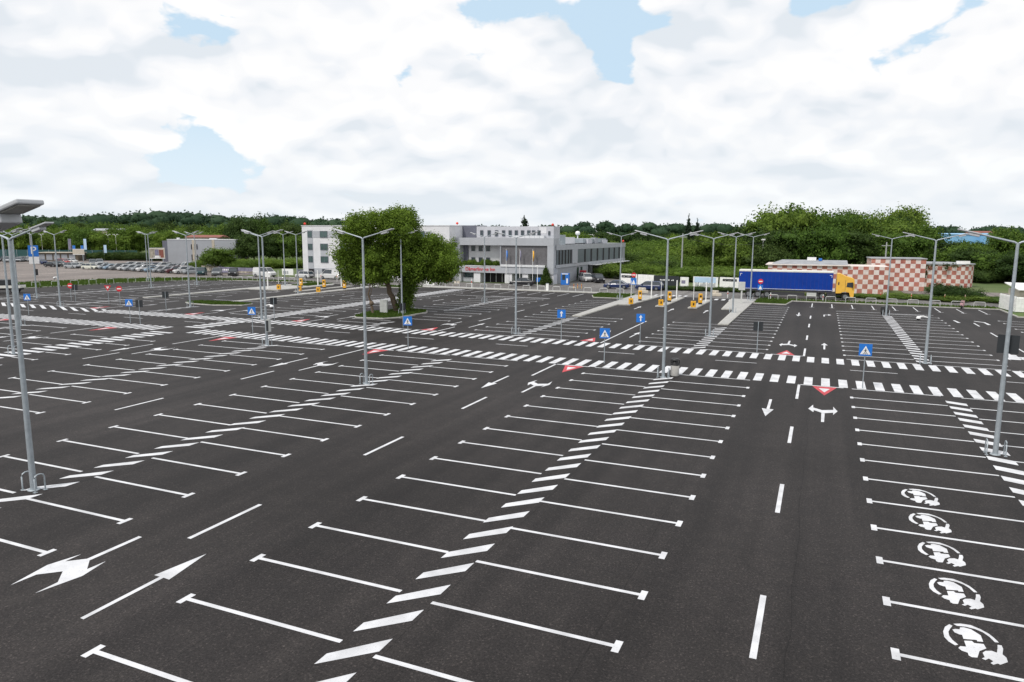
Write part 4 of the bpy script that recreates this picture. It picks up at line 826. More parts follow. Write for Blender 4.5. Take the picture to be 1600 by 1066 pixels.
# grey block building
a, b_ = Vector((-172.3,149.5)), Vector((-150.6,163.0)); d = b_-a
a = Vector(pol(260,211)); b_ = Vector(pol(367,212)); d = b_-a
t = empty('grey_block_building', (a.x,a.y,0), math.atan2(d.y,d.x), 'windowless pale grey box building behind the left yard', 'building'); L = d.length
MB().box(0,L,0,12,0,7.3).build('wall', 'grey_block', t); MB().box(-.08,L+.08,-.08,12.1,7.3,7.45).build('parapet', 'frame_light', t)
s1 = MB().box(L*.36,L*.41,-.05,-.01,0,7.3).box(L*.65,L*.69,-.05,-.01,0,7.3).build('tan_strip', 'tan_wall', t)
for x in (.345,.39,.425): MB().box(L*x,L*x+.25,-.09,-.055,4.5,6).box(L*x,L*x+.25,-.09,-.055,1.3,3).build('window', 'dark_void', t)
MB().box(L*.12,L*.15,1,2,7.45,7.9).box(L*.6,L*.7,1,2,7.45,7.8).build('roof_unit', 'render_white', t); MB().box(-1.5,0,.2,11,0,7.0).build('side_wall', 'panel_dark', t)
# distant roofs between the trees
for i,(px,dd,w,h,z,m_,l) in enumerate(((315,236,11,1.4,7.9,'roof_red','distant red roof behind the grey block'),(163,300,12,1.6,10.2,'grey_block','distant long pale roof above the left trees'),(100,360,16,4,9.6,'tan_wall','distant pale houses roofs at the far left'),(925,420,12,5,7,'sign_white','distant white house right of the hotel roof'),(1115,300,7,2,6.5,'sign_white','distant white shed behind the lamp arms'),(1505,330,18,1.0,10.4,'blue_roof','distant light blue roofed hall on the right'),(1552,325,8,1.0,10.4,'blue_roof','distant light blue roofed hall, right part'),(1540,340,9,1.6,11.2,'roof_red','distant small orange roof above the blue hall'))):
    p = pol(px,dd); t = empty('distant_building', (*p,0), .4, l, 'building'); MB().box(-w/2,w/2,0,9,0,z).build('wall', 'tan_wall' if m_ != 'blue_roof' else 'blue_roof', t)
    b = MB(); b.add([(-w/2-.4,-.4,z),(w/2+.4,-.4,z),(w/2+.4,9.4,z),(-w/2-.4,9.4,z),(-w/2,4.5,z+h*.55),(w/2,4.5,z+h*.55)], [(0,1,5,4),(2,3,4,5),(1,2,5),(3,0,4)]); b.build('roof', m_, t)
# white ribbed fence at the right
def ribbed(a, b_, h, label):
    d = Vector((b_[0]-a[0], b_[1]-a[1])); L = d.length; t = empty('ribbed_fence', (a[0],a[1],0), math.atan2(d.y,d.x), label, 'fence')
    b = MB(); n = 7
    for k in range(n): z = .12+k*(h-.15)/n; b.box(0,L,-.04,.0,z,z+(h-.15)/n*.82); 
    b.box(0,L,.005,.03,.1,h); b.build('panel', 'bright_white', t)
    b = MB()
    for k in range(int(L//2.5)+1): b.box(k*2.5,k*2.5+.08,.03,.12,0,h+.05)
    b.build('post', 'galvanised', t)
ribbed((21.3,109.3),(21.9,103.9),1.95,'short return of the white ribbed fence facing the road'); ribbed((21.95,103.85),(45,103.5),1.9,'long white ribbed metal fence at the right edge')
t = empty('white_cabin', (25.2,110.0,0), .1, 'small white cabin roof behind the ribbed fence', 'cabin'); MB().box(-2.2,6,-1.5,2.5,0,2.5).build('wall', 'sand', t); b = MB(); b.add([(-2.6,-2.2,2.5),(6.4,-2.2,2.3),(6.4,3,2.9),(-2.6,3,3.1),(-2.6,-2.2,2.62),(6.4,-2.2,2.42),(6.4,3,3.02),(-2.6,3,3.22)], [(0,1,2,3),(7,6,5,4),(0,4,5,1),(1,5,6,2),(2,6,7,3),(3,7,4,0)]); b.build('roof', 'bright_white', t)
# ------------------------------------------------------------------ chequered buildings (each painted square is geometry-sized checker in the material)
def checker_mat(name, s, off=(0,0,0)):
    m, nt, b = newmat(name); L = nt.links.new
    tc = N(nt, 'ShaderNodeTexCoord'); mp = N(nt, 'ShaderNodeMapping'); mp.inputs['Location'].default_value = off; L(tc.outputs['UV'], mp.inputs['Vector'])
    ck = N(nt, 'ShaderNodeTexChecker', Scale=1.0/s); L(mp.outputs[0], ck.inputs['Vector'])
    no = N(nt, 'ShaderNodeTexNoise', Scale=2.0, Detail=6.0); L(tc.outputs['Object'], no.inputs['Vector'])
    n2 = N(nt, 'ShaderNodeTexNoise', Scale=.35, Detail=2.0); L(tc.outputs['Object'], n2.inputs['Vector'])
    wh = ramp(nt, no.outputs['Fac'], [(.3,(.58,.50,.47)), (.7,(.74,.67,.64))]); rd = ramp(nt, n2.outputs['Fac'], [(.3,(.30,.09,.075)), (.5,(.44,.19,.14)), (.7,(.40,.12,.10))])
    L(mix(nt, wh.outputs[0], rd.outputs[0], ck.outputs['Fac']), b.inputs['Base Color']); b.inputs['Roughness'].default_value = .9
checker_mat('checker', .765, (.01,.013,.02))
def checker_wall(pts, z0, z1, name, parent, closed=False):
    """wall strip along pts (local), UV = (metres along, height)"""
    me = bpy.data.meshes.new(name); vs, fs, uv = [], [], []; acc = 0
    n = len(pts)
    for i in range(n-1):
        a, b_ = Vector(pts[i]), Vector(pts[i+1]); L = (b_-a).length; k = len(vs)
        vs += [(a.x,a.y,z0),(b_.x,b_.y,z0),(b_.x,b_.y,z1),(a.x,a.y,z1)]; fs.append((k,k+1,k+2,k+3)); uv += [(acc,z0),(acc+L,z0),(acc+L,z1),(acc,z1)]; acc += L
    me.from_pydata(vs, [], fs); u = me.uv_layers.new(name='UVMap')
    for i, q in enumerate(uv): u.data[i].uv = q
    me.materials.append(MATS['checker']); o = bpy.data.objects.new(name, me); C.objects.link(o); o.parent = parent; return o
t = empty('chequered_building', (-8.3,127.0,0), .02, 'long low red and white chequered building behind the lorry', 'building')
checker_wall([(0,10),(0,0),(18.2,.9),(18.2,10)], 0, 4.35, 'wall', t); MB().prism([(.02,.02),(18.18,.92),(18.18,10),(.02,10)], 0, 4.34).build('core', 'check_white', t)
MB().prism([(-.4,-.3),(12.5,.3),(12.5,10.3),(-.4,10.3)], 4.36, 4.48).build('roof_edge', 'check_white', t); b = MB(); b.add([(.5,1.2,4.49),(12.2,1.7,4.49),(12.2,9.5,4.49),(.5,9.5,4.49),(2.0,4.5,5.1),(12.2,4.8,5.1),(12.2,7,5.1),(2,7,5.1)], [(0,1,5,4),(4,5,6,7),(1,2,6,5),(2,3,7,6),(3,0,4,7)]); b.build('roof', 'roof_membrane', t)
MB().box(6.0,7.4,4,5,5.05,5.6).build('roof_tank', 'sign_white', t); MB().box(7.8,8.3,4,5,5.05,5.45).build('roof_unit', 'blue_kiosk', t)
t = empty('chequered_tower', (7.75,138.0,0), .05, 'taller red and white chequered block right of the lorry cab', 'building')
checker_wall([(0,7),(0,0),(8.3,0),(8.3,7)], 0, 5.35, 'wall', t); MB().box(.02,8.28,.02,7,0,5.34).build('core', 'check_white', t); MB().box(-.15,8.45,-.15,7.1,5.36,5.5).build('roof', 'roof_membrane', t)
t = empty('chequered_round_building', (20.4,154.0,0), 0, 'round-ended red and white chequered building at the right with climbing ivy', 'building')
arc = [(-6.3,-2.2)]+[(.9+4.3*math.sin(a), -4.3*math.cos(a)*.8+.6) for a in np.linspace(-.35,1.75,14)]
checker_wall(arc, 0, 4.1, 'wall', t); MB().prism([(x*.995,y*.995) for x,y in arc]+[(2,9),(-6.3,9)], 0, 4.09).build('core', 'check_white', t); MB().prism([(x*1.04,y*1.04-.1) for x,y in arc]+[(2,9.3),(-6.5,9.3)], 4.11, 4.3).build('roof', 'roof_membrane', t); MB().box(2.0,4.1,-2.4,-1.6,4.3,4.8).build('roof_tank', 'sign_white', t)
ivl = [(-6.0,-2.4,3.6,.5,.3,.5),(-3.6,-2.95,3.5,.9,.3,.6),(-3.1,-2.95,2.6,.5,.3,.9),(-1.9,-3.0,3.8,.6,.3,.3),(.2,-3.6,3.8,.5,.3,.4),(1.7,-3.4,3.8,.6,.3,.35),(-4.8,-2.9,.2,1.4,.4,.5),(-1.0,-3.1,.2,1.2,.4,.4)]
IVY_T = t
# utility poles and wires
def util(px, dd, h, lab, lamp=True):
    p = pol(px,dd); t = empty('utility_pole', (*p,0), 0, lab, 'utility pole', 'concrete utility poles'); b = MB(); b.tube([(0,0,0),(0,0,h)], [.2,.12], 8); b.build('pole', 'pole_concrete', t)
    if lamp: MB().box(-.5,.5,-.15,.15,h-.2,h+.1).build('lamp_head', 'sign_white', t)
    else: MB().box(-.9,.9,-.08,.08,h-.8,h-.65).build('crossarm', 'pole_concrete', t)
    return (*p,h)
q1 = util(1066,152,9.6,'concrete pole between two lamp posts right of the hotel',False); q2 = util(1292,172,10.6,'concrete pole with white lamp above the chequered building'); q3 = util(1192,165,8.4,'short pole in the trees above the lorry'); q4 = util(1385,150,8.0,'thin mast behind the chequered tower', False); q5 = util(46,215,11,'tall pole at the far left behind the near lamp post',False)
for i,(a,b_) in enumerate(((q1,q3),(q3,q2),(q2,(*pol(1650,190),7.5)))):
    A, B = Vector(a)-Vector((0,0,.9+ .6*i)), Vector(b_)-Vector((0,0,.9+.6*i)); b = MB(); b.tube([A.lerp(B,f)-Vector((0,0,4*.8*f*(1-f))) for f in np.linspace(0,1,12)], .03, 5)
    o = b.build('overhead_cable', 'cable'); tag(o, ['overhead cable left of the trees above the hoardings','overhead cable above the lorry trailer','overhead cable above the round chequered building'][i], 'cable')

# small lamp columns far left behind fence, flags
for i,px in enumerate((64,120,140,180,168)):
    p = pol(px,262); t = empty('street_lamp', (*p,0), 0, 'thin distant lamp column in the left trees, %s from the left' % nth([1,2,3,5,4][i]), 'street lamp', 'distant lamp columns in the left trees')
    b = MB(); b.tube([(0,0,0),(0,0,8.2),(.8,0,8.7)], .08, 6); b.tube([(0,0,8.2),(-.8,0,8.7)], .06, 6); b.build('pole', 'bright_white', t); MB().box(.6,1.4,-.15,.15,8.65,8.78).box(-1.4,-.6,-.15,.15,8.65,8.78).build('lamp_head', 'bright_white', t)
for i,(px,m_) in enumerate(((105,'banner_violet'),(111,'blue_kiosk'),(124,'blue_kiosk'),(129,'banner_sky'),(160,'banner_sky'))):
    p = pol(px,240); t = empty('feather_flag', (*p,0), .5, 'upright feather flag by the green fence, %s from the left' % nth(i+1), 'flag', 'feather flags by the green fence'); h = [7.2,5,5,7.2,5.2][i]
    b = MB(); b.tube([(0,0,0),(0,0,h)], .05, 6); b.build('pole', 'galvanised', t); MB().box(.05,.9,-.02,.02,h*.5,h).build('flag', m_, t)
a = Vector(pol(-60,252)); b_ = Vector(pol(212,246)); d = b_-a; t = empty('mesh_fence', (a.x,a.y,0), math.atan2(d.y,d.x), 'long dark teal mesh fence in front of the left trees', 'fence'); L = d.length
MB().box(0,L,-.03,.03,.2,3.3).build('mesh', 'hedge_green_fence', t)
b = MB(); 
for k in range(int(L//4)): b.box(k*4,k*4+.1,-.1,-.03,0,3.4)
b.build('post', 'galvanised', t)

# ------------------------------------------------------------------ foliage
def leaves(lobes, n, size, seed, clump=18, spread=.35, flat=0.5, shell=.45):
    rg = np.random.default_rng(seed); vol = np.array([l[3]*l[4]*l[5] for l in lobes]); vol = vol/vol.sum()
    nc = max(4, n//clump); li = rg.choice(len(lobes), nc, p=vol); lb = np.array(lobes)[li]
    d = rg.normal(size=(nc,3)); d /= np.linalg.norm(d,axis=1)[:,None]
    r = (1-shell)+shell*rg.random(nc)**.6
    bump = 1+.13*np.sin(d[:,0]*5+seed)+.1*np.sin(d[:,2]*7+d[:,1]*6+seed*2)
    c = lb[:,:3]+d*lb[:,3:6]*(r*bump)[:,None]
    c = np.repeat(c, clump, 0); dn = np.repeat(d, clump, 0); m = len(c)
    sc = (lb[:,3]*.22+.25); sc = np.repeat(sc, clump)
    c = c+rg.normal(size=(m,3))*sc[:,None]*spread*1.3
    nr = dn*.8+rg.normal(size=(m,3))*.8+np.array([0,0,.5]); nr /= np.linalg.norm(nr,axis=1)[:,None]
    t = np.cross(nr, rg.normal(size=(m,3))); t /= np.linalg.norm(t,axis=1)[:,None]; b = np.cross(nr,t)
    s = size*(.6+.8*rg.random(m))[:,None]
    v = np.stack([c-t*s*.5, c+b*s*.33*(1)-t*s*.1, c+t*s*.55, c-b*s*.33+t*s*.05], 1).reshape(-1,3)
    return v
def leaf_mesh(name, v, mat, extra=None):
    me = bpy.data.meshes.new(name); nq = len(v)//4
    ev, ef = extra if extra else ([],[])
    ne = len(ev); allv = np.vstack([v, np.array(ev)]) if ne else v
    me.vertices.add(len(allv)); me.vertices.foreach_set('co', allv.astype(np.float32).ravel())
    lt = [4]*nq+[len(f) for f in ef]; idx = list(range(4*nq))
    for f in ef: idx += [i+4*nq for i in f]
    me.loops.add(len(idx)); me.loops.foreach_set('vertex_index', idx)
    me.polygons.add(len(lt)); me.polygons.foreach_set('loop_start', np.concatenate([[0],np.cumsum(lt)[:-1]]).astype(int)); me.polygons.foreach_set('loop_total', lt)
    me.update(); me.validate(); me.materials.append(MATS[mat]); return me
def core(lobes, f, seed):
    rg = random.Random(seed); V, F = [], []
    for (x,y,z,a,b,c) in lobes:
        o = len(V); nu, nv = 10, 6
        for j in range(nv+1):
            for i in range(nu):
                th = PI*j/nv; ph = 2*PI*i/nu; k = f*rg.uniform(.75,1.1)
                V.append((x+a*k*math.sin(th)*math.cos(ph), y+b*k*math.sin(th)*math.sin(ph), z+c*k*math.cos(th)))
        for j in range(nv):
            for i in range(nu): F.append((o+j*nu+i, o+(j+1)*nu+i, o+(j+1)*nu+(i+1)%nu, o+j*nu+(i+1)%nu))
    return V, F
def limb_mb(b, p0, p1, r0, r1, seed, wob=.12, seg=6):
    rg = random.Random(seed); p0, p1 = Vector(p0), Vector(p1); L = (p1-p0).length; pts = []
    for i in range(seg+1):
        f = i/seg; pts.append(p0.lerp(p1,f)+Vector((rg.uniform(-1,1),rg.uniform(-1,1),0))*wob*L*.3*math.sin(PI*f))
    b.tube(pts, [r0+(r1-r0)*i/seg for i in range(seg+1)], 8)
# the big tree on the island
t = empty('broadleaf_tree', (-45.1,71.2,.13), .41, 'large spreading two-trunked tree on the kerbed grass island', 'tree')
rt = random.Random(12); lob = []
for (cx,cz,rx,rzz,k,ra) in ((-2.5,8.4,4.0,2.8,34,1.45),(.3,8.9,2.3,2.5,18,1.4),(-4.9,5.7,2.3,1.9,14,1.2),(4.0,6.2,2.5,2.2,20,1.3),(-.8,6.0,2.8,1.4,14,1.2),(3.2,4.6,2.8,.9,9,1.0),(5.1,5.6,1.3,1.7,8,1.0),(-2.6,5.6,3.2,1.6,18,1.2),(.2,7.0,2.6,2.4,16,1.3),(2.4,5.6,2.2,1.6,12,1.2),(-3.4,4.3,1.8,.7,6,.9),(4.6,4.7,1.8,.6,4,.85)):
    for q in range(k):
        a_ = rt.uniform(0,2*PI); rr_ = rt.uniform(.25,1)**.5; f_ = ra*rt.uniform(.7,1.15)
        lob.append((cx+rx*rr_*math.cos(a_)*.92, rt.uniform(-1,1)*rx*.75, cz+rzz*rr_*math.sin(a_)*.95, f_, f_, f_*.85))
v = leaves(lob, 150000, .20, 5, clump=24, spread=.34, shell=.7); me = leaf_mesh('crown', v, 'leaf_main', core(lob[:95], .5, 2)); o = bpy.data.objects.new('crown', me); C.objects.link(o); o.parent = t
b = MB(); limb_mb(b,(-.35,0,0),(-1.5,0,3.4),.36,.27,1); limb_mb(b,(-1.5,0,3.4),(-4.5,0,6.8),.25,.08,2); limb_mb(b,(-1.4,0,3.2),(-1.0,.4,8.5),.24,.07,3); limb_mb(b,(-1.2,0,2.6),(-2.7,-.4,5.5),.16,.06,6)
b.build('trunk', 'bark', t)
b = MB(); limb_mb(b,(.35,.1,0),(.9,0,3.6),.42,.33,4); limb_mb(b,(.9,0,3.5),(1.4,0,8.5),.28,.07,5); limb_mb(b,(.9,0,3.3),(4.4,0,6.0),.26,.08,7); limb_mb(b,(1.6,0,3.6),(5.2,0,4.8),.16,.05,8); b.build('trunk', 'bark', t)
iv = [(.35+.14*k,0,.3+.62*k,.62+.05*k,.5,.55) for k in range(8)]; v = leaves(iv, 9000, .2, 9, clump=12, spread=.5, shell=.5); me = leaf_mesh('ivy', v, 'leaf_mid'); o = bpy.data.objects.new('ivy', me); C.objects.link(o); o.parent = t
t = empty('thin_tree', (-46.7,68.0,.13), .4, 'thin knotty half-bare tree left of the grey cabinet', 'tree'); b = MB(); limb_mb(b,(0,0,0),(-.2,0,1.2),.17,.13,21); limb_mb(b,(-.2,0,1.1),(-.55,0,4.6),.11,.05,22,.25); limb_mb(b,(-.3,0,2.0),(.1,0,3.5),.05,.02,23); b.lathe([(0,.9),(.24,1.0),(.28,1.2),(.2,1.4),(0,1.5)], 8, c=(-.15,0)); b.build('trunk', 'bark', t)
v = leaves([(-.5,0,4.4,.9,.8,1.0)], 900, .2, 24, 10); me = leaf_mesh('crown', v, 'leaf_main'); o = bpy.data.objects.new('crown', me); C.objects.link(o); o.parent = t
v = leaves(ivl, 1500, .25, 31, clump=12, spread=.4); me = leaf_mesh('ivy', v, 'leaf_dark'); o = bpy.data.objects.new('ivy', me); C.objects.link(o); o.parent = IVY_T
# tree prototypes
def proto(kind, seed, n, size, mat):
    rg = random.Random(seed)
    if kind == 'round':
        lob = [(rg.uniform(-.45,.45),rg.uniform(-.45,.45),rg.uniform(.35,.86),rg.uniform(.17,.30),rg.uniform(.17,.30),rg.uniform(.11,.19)) for _ in range(22)]+[(0,0,.58,.42,.42,.30)]
    elif kind == 'tall':
        lob = [(rg.uniform(-.3,.3),rg.uniform(-.3,.3),rg.uniform(.3,.85),rg.uniform(.2,.3),rg.uniform(.2,.3),rg.uniform(.12,.2)) for _ in range(10)]+[(0,0,.6,.33,.33,.38)]
    elif kind == 'bush':
        lob = [(rg.uniform(-.6,.6),rg.uniform(-.6,.6),rg.uniform(.25,.6),rg.uniform(.3,.5),rg.uniform(.3,.5),rg.uniform(.22,.38)) for _ in range(9)]
    elif kind == 'airy':
        lob = [(rg.uniform(-.5,.5),rg.uniform(-.5,.5),rg.uniform(.45,.95),rg.uniform(.15,.28),rg.uniform(.15,.28),rg.uniform(.08,.14)) for _ in range(16)]
    else:
        lob = [(0,0,.12+.86*k/9,.30*(1-k/9)+.03,.30*(1-k/9)+.03,.09) for k in range(10)]
    S = 10.0
    lo = [tuple(q*S for q in l) for l in lob]
    v = leaves(lo, int(n*2.1), size*.74, seed, clump=16, spread=.42 if kind != 'airy' else .7, shell=.4)
    v[:,2] = np.maximum(v[:,2], .1)
    me = leaf_mesh('crown', v, mat, core(lo, .6, seed) if kind != 'airy' else core(lo[:6], .4, seed))
    b = MB(); limb_mb(b,(0,0,0),(0,0,S*.5),S*.028,S*.02,seed)
    for k in range(5): 
        l = lo[k%len(lo)]; limb_mb(b,(0,0,S*(.22+.05*k)),(l[0]*.8,l[1]*.8,l[2]),S*.013,S*.004,seed+k)
    r = empty('tree', (0,0,0)); o = bpy.data.objects.new('crown', me); C.objects.link(o); o.parent = r; b.build('trunk', 'bark', r); return r
PR = {}
def tree(kind, mat, p, h, w, label, group, name='broadleaf_tree', seed=0, n=5200, size=.62, z=0):
    k = (kind, mat, seed)
    if k not in PR: o = PR[k] = proto(kind, seed+11, n, size, mat)
    else: o = copy_tree(PR[k])
    o.name = name; o.location = (p[0],p[1],z); o.scale = (w/10*1.0, w/10*1.0, h/10); o.rotation_euler.z = random.uniform(0,6.28)
    tag(o, label, 'tree' if kind != 'bush' else 'bush', group); return o
random.seed(11)
# near left belt behind the teal fence
n = 0
for i,px in enumerate(range(-40,340,17)):
    d = random.uniform(262,285); h = (9.0 if 140 < px < 190 else 9.6)+random.uniform(.0,1.0)+(1.6 if 105 < px < 135 or 185 < px < 240 else 0); n += 1
    tree('round', 'leaf_mid' if i%3 else 'leaf_light', pol(px+random.uniform(-5,5),d), h, random.uniform(8,11), 'round tree in the belt behind the left yard, %s from the left' % nth(n), 'trees behind the left yard', seed=i%3)
n = 0
for i,px in enumerate(list(range(-50,500,24))):
    d = random.uniform(305,335); n += 1
    tree('tall' if i%2 else 'round', 'leaf_dark' if i%2 else 'leaf_mid', pol(px,d), random.uniform(12,14.6), random.uniform(10,14), 'dark taller tree of the second left belt, %s from the left' % nth(n), 'second belt of trees on the left', seed=3+i%2)
n = 0
for px,d,h,w,m_ in ((382,240,11,8,'leaf_mid'),(395,230,14.5,11,'leaf_dark'),(418,235,13,10,'leaf_mid'),(440,232,11.5,10,'leaf_mid'),(462,236,12.5,10,'leaf_dark'),(486,245,11,11,'leaf_dark'),(384,215,9,9,'leaf_dark'),(430,222,8,9,'leaf_dark'),(455,224,8.5,9,'leaf_mid'),(405,218,10,8,'leaf_dark')):
    n += 1; tree('round', m_, pol(px,d), h, w, 'dense tree between grey block and hotel, %s of the clump' % nth(n), 'clump left of the hotel', seed=n%3)
tree('round', 'leaf_mid', pol(338,172), 6.0, 7.4, 'small round green tree in front of the grey block', None, seed=1)
tree('bush', 'leaf_mid', pol(374,170), 3.6, 5.0, 'green bush right of the small round tree', None, 'bush', seed=1)
tree('bush', 'leaf_mid', pol(303,176), 3.0, 2.6, 'slim bush between parked cars before the grey block', None, 'bush', seed=2)
n = 0
for i,px in enumerate(range(150,262,13)): n += 1; tree('bush','leaf_dark',pol(px,244),3.2,5.5,'clipped dark hedge bush behind parked cars, %s from the left' % nth(n),'hedge behind the left yard','bush',seed=i%3)
for i,px in enumerate(range(372,476,15)): tree('bush','leaf_light',pol(px,192+i),2.6,7,'light green bush behind the banners beside the hotel, %s from the left' % nth(i+1),'bushes left of the hotel','bush',seed=i%3)
tree('conifer','leaf_conifer',pol(818,238),15.2,11,'dark round-topped conifer rising behind the hotel roof',None,'conifer',seed=1)
tree('conifer','leaf_dark',(-46.9,124.0),3.5,3.2,'small fir beside the hotel corner',None,'conifer',seed=2,n=3000,size=.8)
for i,(px,d,h) in enumerate(((1074,330,17.5),(1088,332,15.8),(1161,300,13.2))): tree('conifer','leaf_conifer',pol(px,d),h,12,'dark spruce on the skyline right of the hotel, %s from the left' % nth(i+1),'spruces on the skyline','conifer',seed=3)
# hotel roof planters
for i,(x,h) in enumerate(((-64.4,.6),(-63.7,.8),(-62.9,.9),(-62.0,.55),(-61.2,.6),(-60.4,1.0),(-59.6,.9),(-58.8,1.0),(-58.0,.8),(-57.3,.75))):
    tree('bush','leaf_mid' if i%2 else 'leaf_light',(x,125.4),h*1.4,1.1,'potted shrub on the terrace above the lettering, %s from the left' % nth(i+1),'shrubs on the hotel terrace','potted_shrub',seed=i%3,z=3.2)
# right of hotel: shrub slope
n = 0; rr = random.Random(5)
for row,(d0,hh) in enumerate(((150,3.0),(175,4.2),(205,5.2),(240,6.6),(285,8.2))):
    for px in range(960,1200,26 if row < 3 else 22):
        n += 1
        if px < 985 and row < 2: continue
        tree('bush' if row < 4 else 'round', ('leaf_mid','leaf_light','leaf_mid','leaf_dark')[rr.randrange(4)], pol(px+rr.uniform(-10,10), d0+rr.uniform(-6,6)), hh*rr.uniform(.75,1.2), rr.uniform(5,9)*(1+row*.15),
             'shrub on overgrown land right of hotel, %s row, %s from the left' % (nth(row+1), nth((px-960)//(26 if row < 3 else 22)+1)), 'shrubs on the overgrown land', 'bush', seed=rr.randrange(3))
for i,px in enumerate((895,905,918,938,955,975,1005,1035,1060,1110,1135)): tree('round','leaf_light' if i in (0,1) else 'leaf_dark',pol(px,300+i*4),9.3+rr.uniform(0,1.6),12,'round tree beyond the hotel wing roof, %s from the left' % nth(i+1),'trees beyond the hotel wing',seed=i%3)
tree('bush','leaf_mid',(-42.4,149),3.0,2.6,'leafy bush under the hotel side wing',None,'bush',seed=0); tree('bush','leaf_mid',(-37.5,150),3.0,4.2,'leafy bush right of the hotel side wing',None,'bush',seed=1); tree('bush','leaf_light',(-33.5,152),3.4,5,'pale green bush at the far end of the side wing',None,'bush',seed=2)
# big trees behind the lorry and chequered buildings
big = [(1130,172,10,11,'leaf_mid','round'),(1152,168,8.5,9,'leaf_mid','round'),(1100,176,7.5,9,'leaf_mid','round'),(1178,175,12,11,'leaf_dark','round'),(1205,180,14.5,13,'leaf_mid','round'),(1232,182,16.8,14,'leaf_mid','round'),(1258,184,17.4,14,'leaf_mid','round'),(1284,186,15.5,12,'leaf_mid','round'),(1235,166,11,12,'leaf_dark','round'),(1270,164,12,12,'leaf_mid','round'),(1205,162,8.5,10,'leaf_dark','round'),(1303,178,10.5,10,'leaf_dark','round'),
 (1325,192,14.8,11,'leaf_mid','airy'),(1345,188,14.0,12,'leaf_mid','round'),(1375,186,14.2,13,'leaf_mid','round'),(1405,188,14.0,12,'leaf_mid','round'),(1425,196,15.8,12,'leaf_dark','airy'),(1440,190,13.0,10,'leaf_mid','round'),(1395,198,16,12,'leaf_mid','airy'),(1330,170,11.5,11,'leaf_dark','round'),(1365,172,10.8,11,'leaf_mid','round'),(1400,176,10.5,11,'leaf_mid','round'),
 (1465,186,9.0,11,'leaf_dark','round'),(1495,182,7.8,11,'leaf_dark','round'),(1525,184,7.8,12,'leaf_dark','round'),(1550,176,8.2,9,'leaf_mid','round'),(1575,172,11.0,9,'leaf_mid','tall'),(1598,168,11.6,9,'leaf_mid','round'),(1630,168,11.2,10,'leaf_dark','round'),(1660,170,11,10,'leaf_dark','round'),(1540,150,7.0,9,'leaf_dark','round'),(1570,146,6.6,8,'leaf_mid','round'),(1600,142,6.4,8,'leaf_dark','round'),(1505,168,8.2,9,'leaf_mid','round')]
for i,(px,d,h,w,m_,k_) in enumerate(big): tree(k_,m_,pol(px,d),h*.945,w*.98,'tall leafy tree, %s in the wood behind the chequered buildings' % nth(i+1),'wood behind the chequered buildings',seed=i%3,n=7500,size=.58)
tree('bush','leaf_dark',(18.4,121.6),2.7,3.9,'dark round bush in front of the round chequered building',None,'bush',seed=1)
for i,(x,y,h) in enumerate(((10,121,.8),(14,120.5,.7),(18,120.2,.9),(24,120.4,.8),(29,120,.9),(5,120.5,.6))): tree('bush','leaf_mid',(x,y),h,4.5,'low weedy shrub on the right road bank, %s from the left' % nth([2,3,4,5,6,1][i]),'weeds on the right bank','bush',seed=i%3)
for i,x in enumerate(np.arange(-27,-8.5,1.5)): tree('bush','leaf_dark',(x,122.4+.1*(i%3)),.75,2.2,'low dark weeds in front of the hoardings, %s tuft from the left' % nth(i+1),'weeds before the hoardings','bush',seed=i%3)
for i,px in enumerate(range(1524,1640,14)): tree('bush','leaf_dark',pol(px,146+i%3*3),2.9,5.5,'dark undergrowth bush right of the round chequered building, %s from the left' % nth(i+1),'undergrowth on the right','bush',seed=i%3)
# far wood on the hills: one mass
rg = np.random.default_rng(4); vv = []; EV_, EF_ = [], []
def woodrow(p0, p1, d0, d1, top, n, seed):
    for k in range(n):
        px = rg.uniform(p0,p1); d = rg.uniform(d0,d1); x, y = pol(px,d); h = top(px)*rg.uniform(.82,1.06); w = rg.uniform(5,9)
        l = [(x,y,h-w*.55,w,w,w*.62),(x+rg.uniform(-3,3),y,h-w*1.3,w,w,w*.7)]
        vv.append(leaves(l, 480, .95, int(rg.integers(1e6)), clump=8, spread=.12, shell=.12))
        V,F = core(l,.85,k); o = len(EV_); EV_.extend(V); EF_.extend([tuple(q+o for q in f) for f in F])
def topL(px): return 9+ (np.interp(px,[-100,60,100,150,240,330,400,440,500,560],[26,24,22,26,31,28,21,26,22,18]))/1113*430
def topR(px): return 9+ (np.interp(px,[500,700,860,900,980,1040,1100,1200,1450,1700],[16,12,14,20,20,17,19,15,15,18]))/1113*520
woodrow(-80,560,395,440,topL,210,1); woodrow(500,1700,490,540,topR,260,2)
me = leaf_mesh('far_wood', np.vstack(vv), 'leaf_far_hazed', (EV_,EF_)); o = bpy.data.objects.new('far_wood', me); C.objects.link(o); tag(o, 'continuous dark wood along the horizon', 'wood', None, 'stuff')
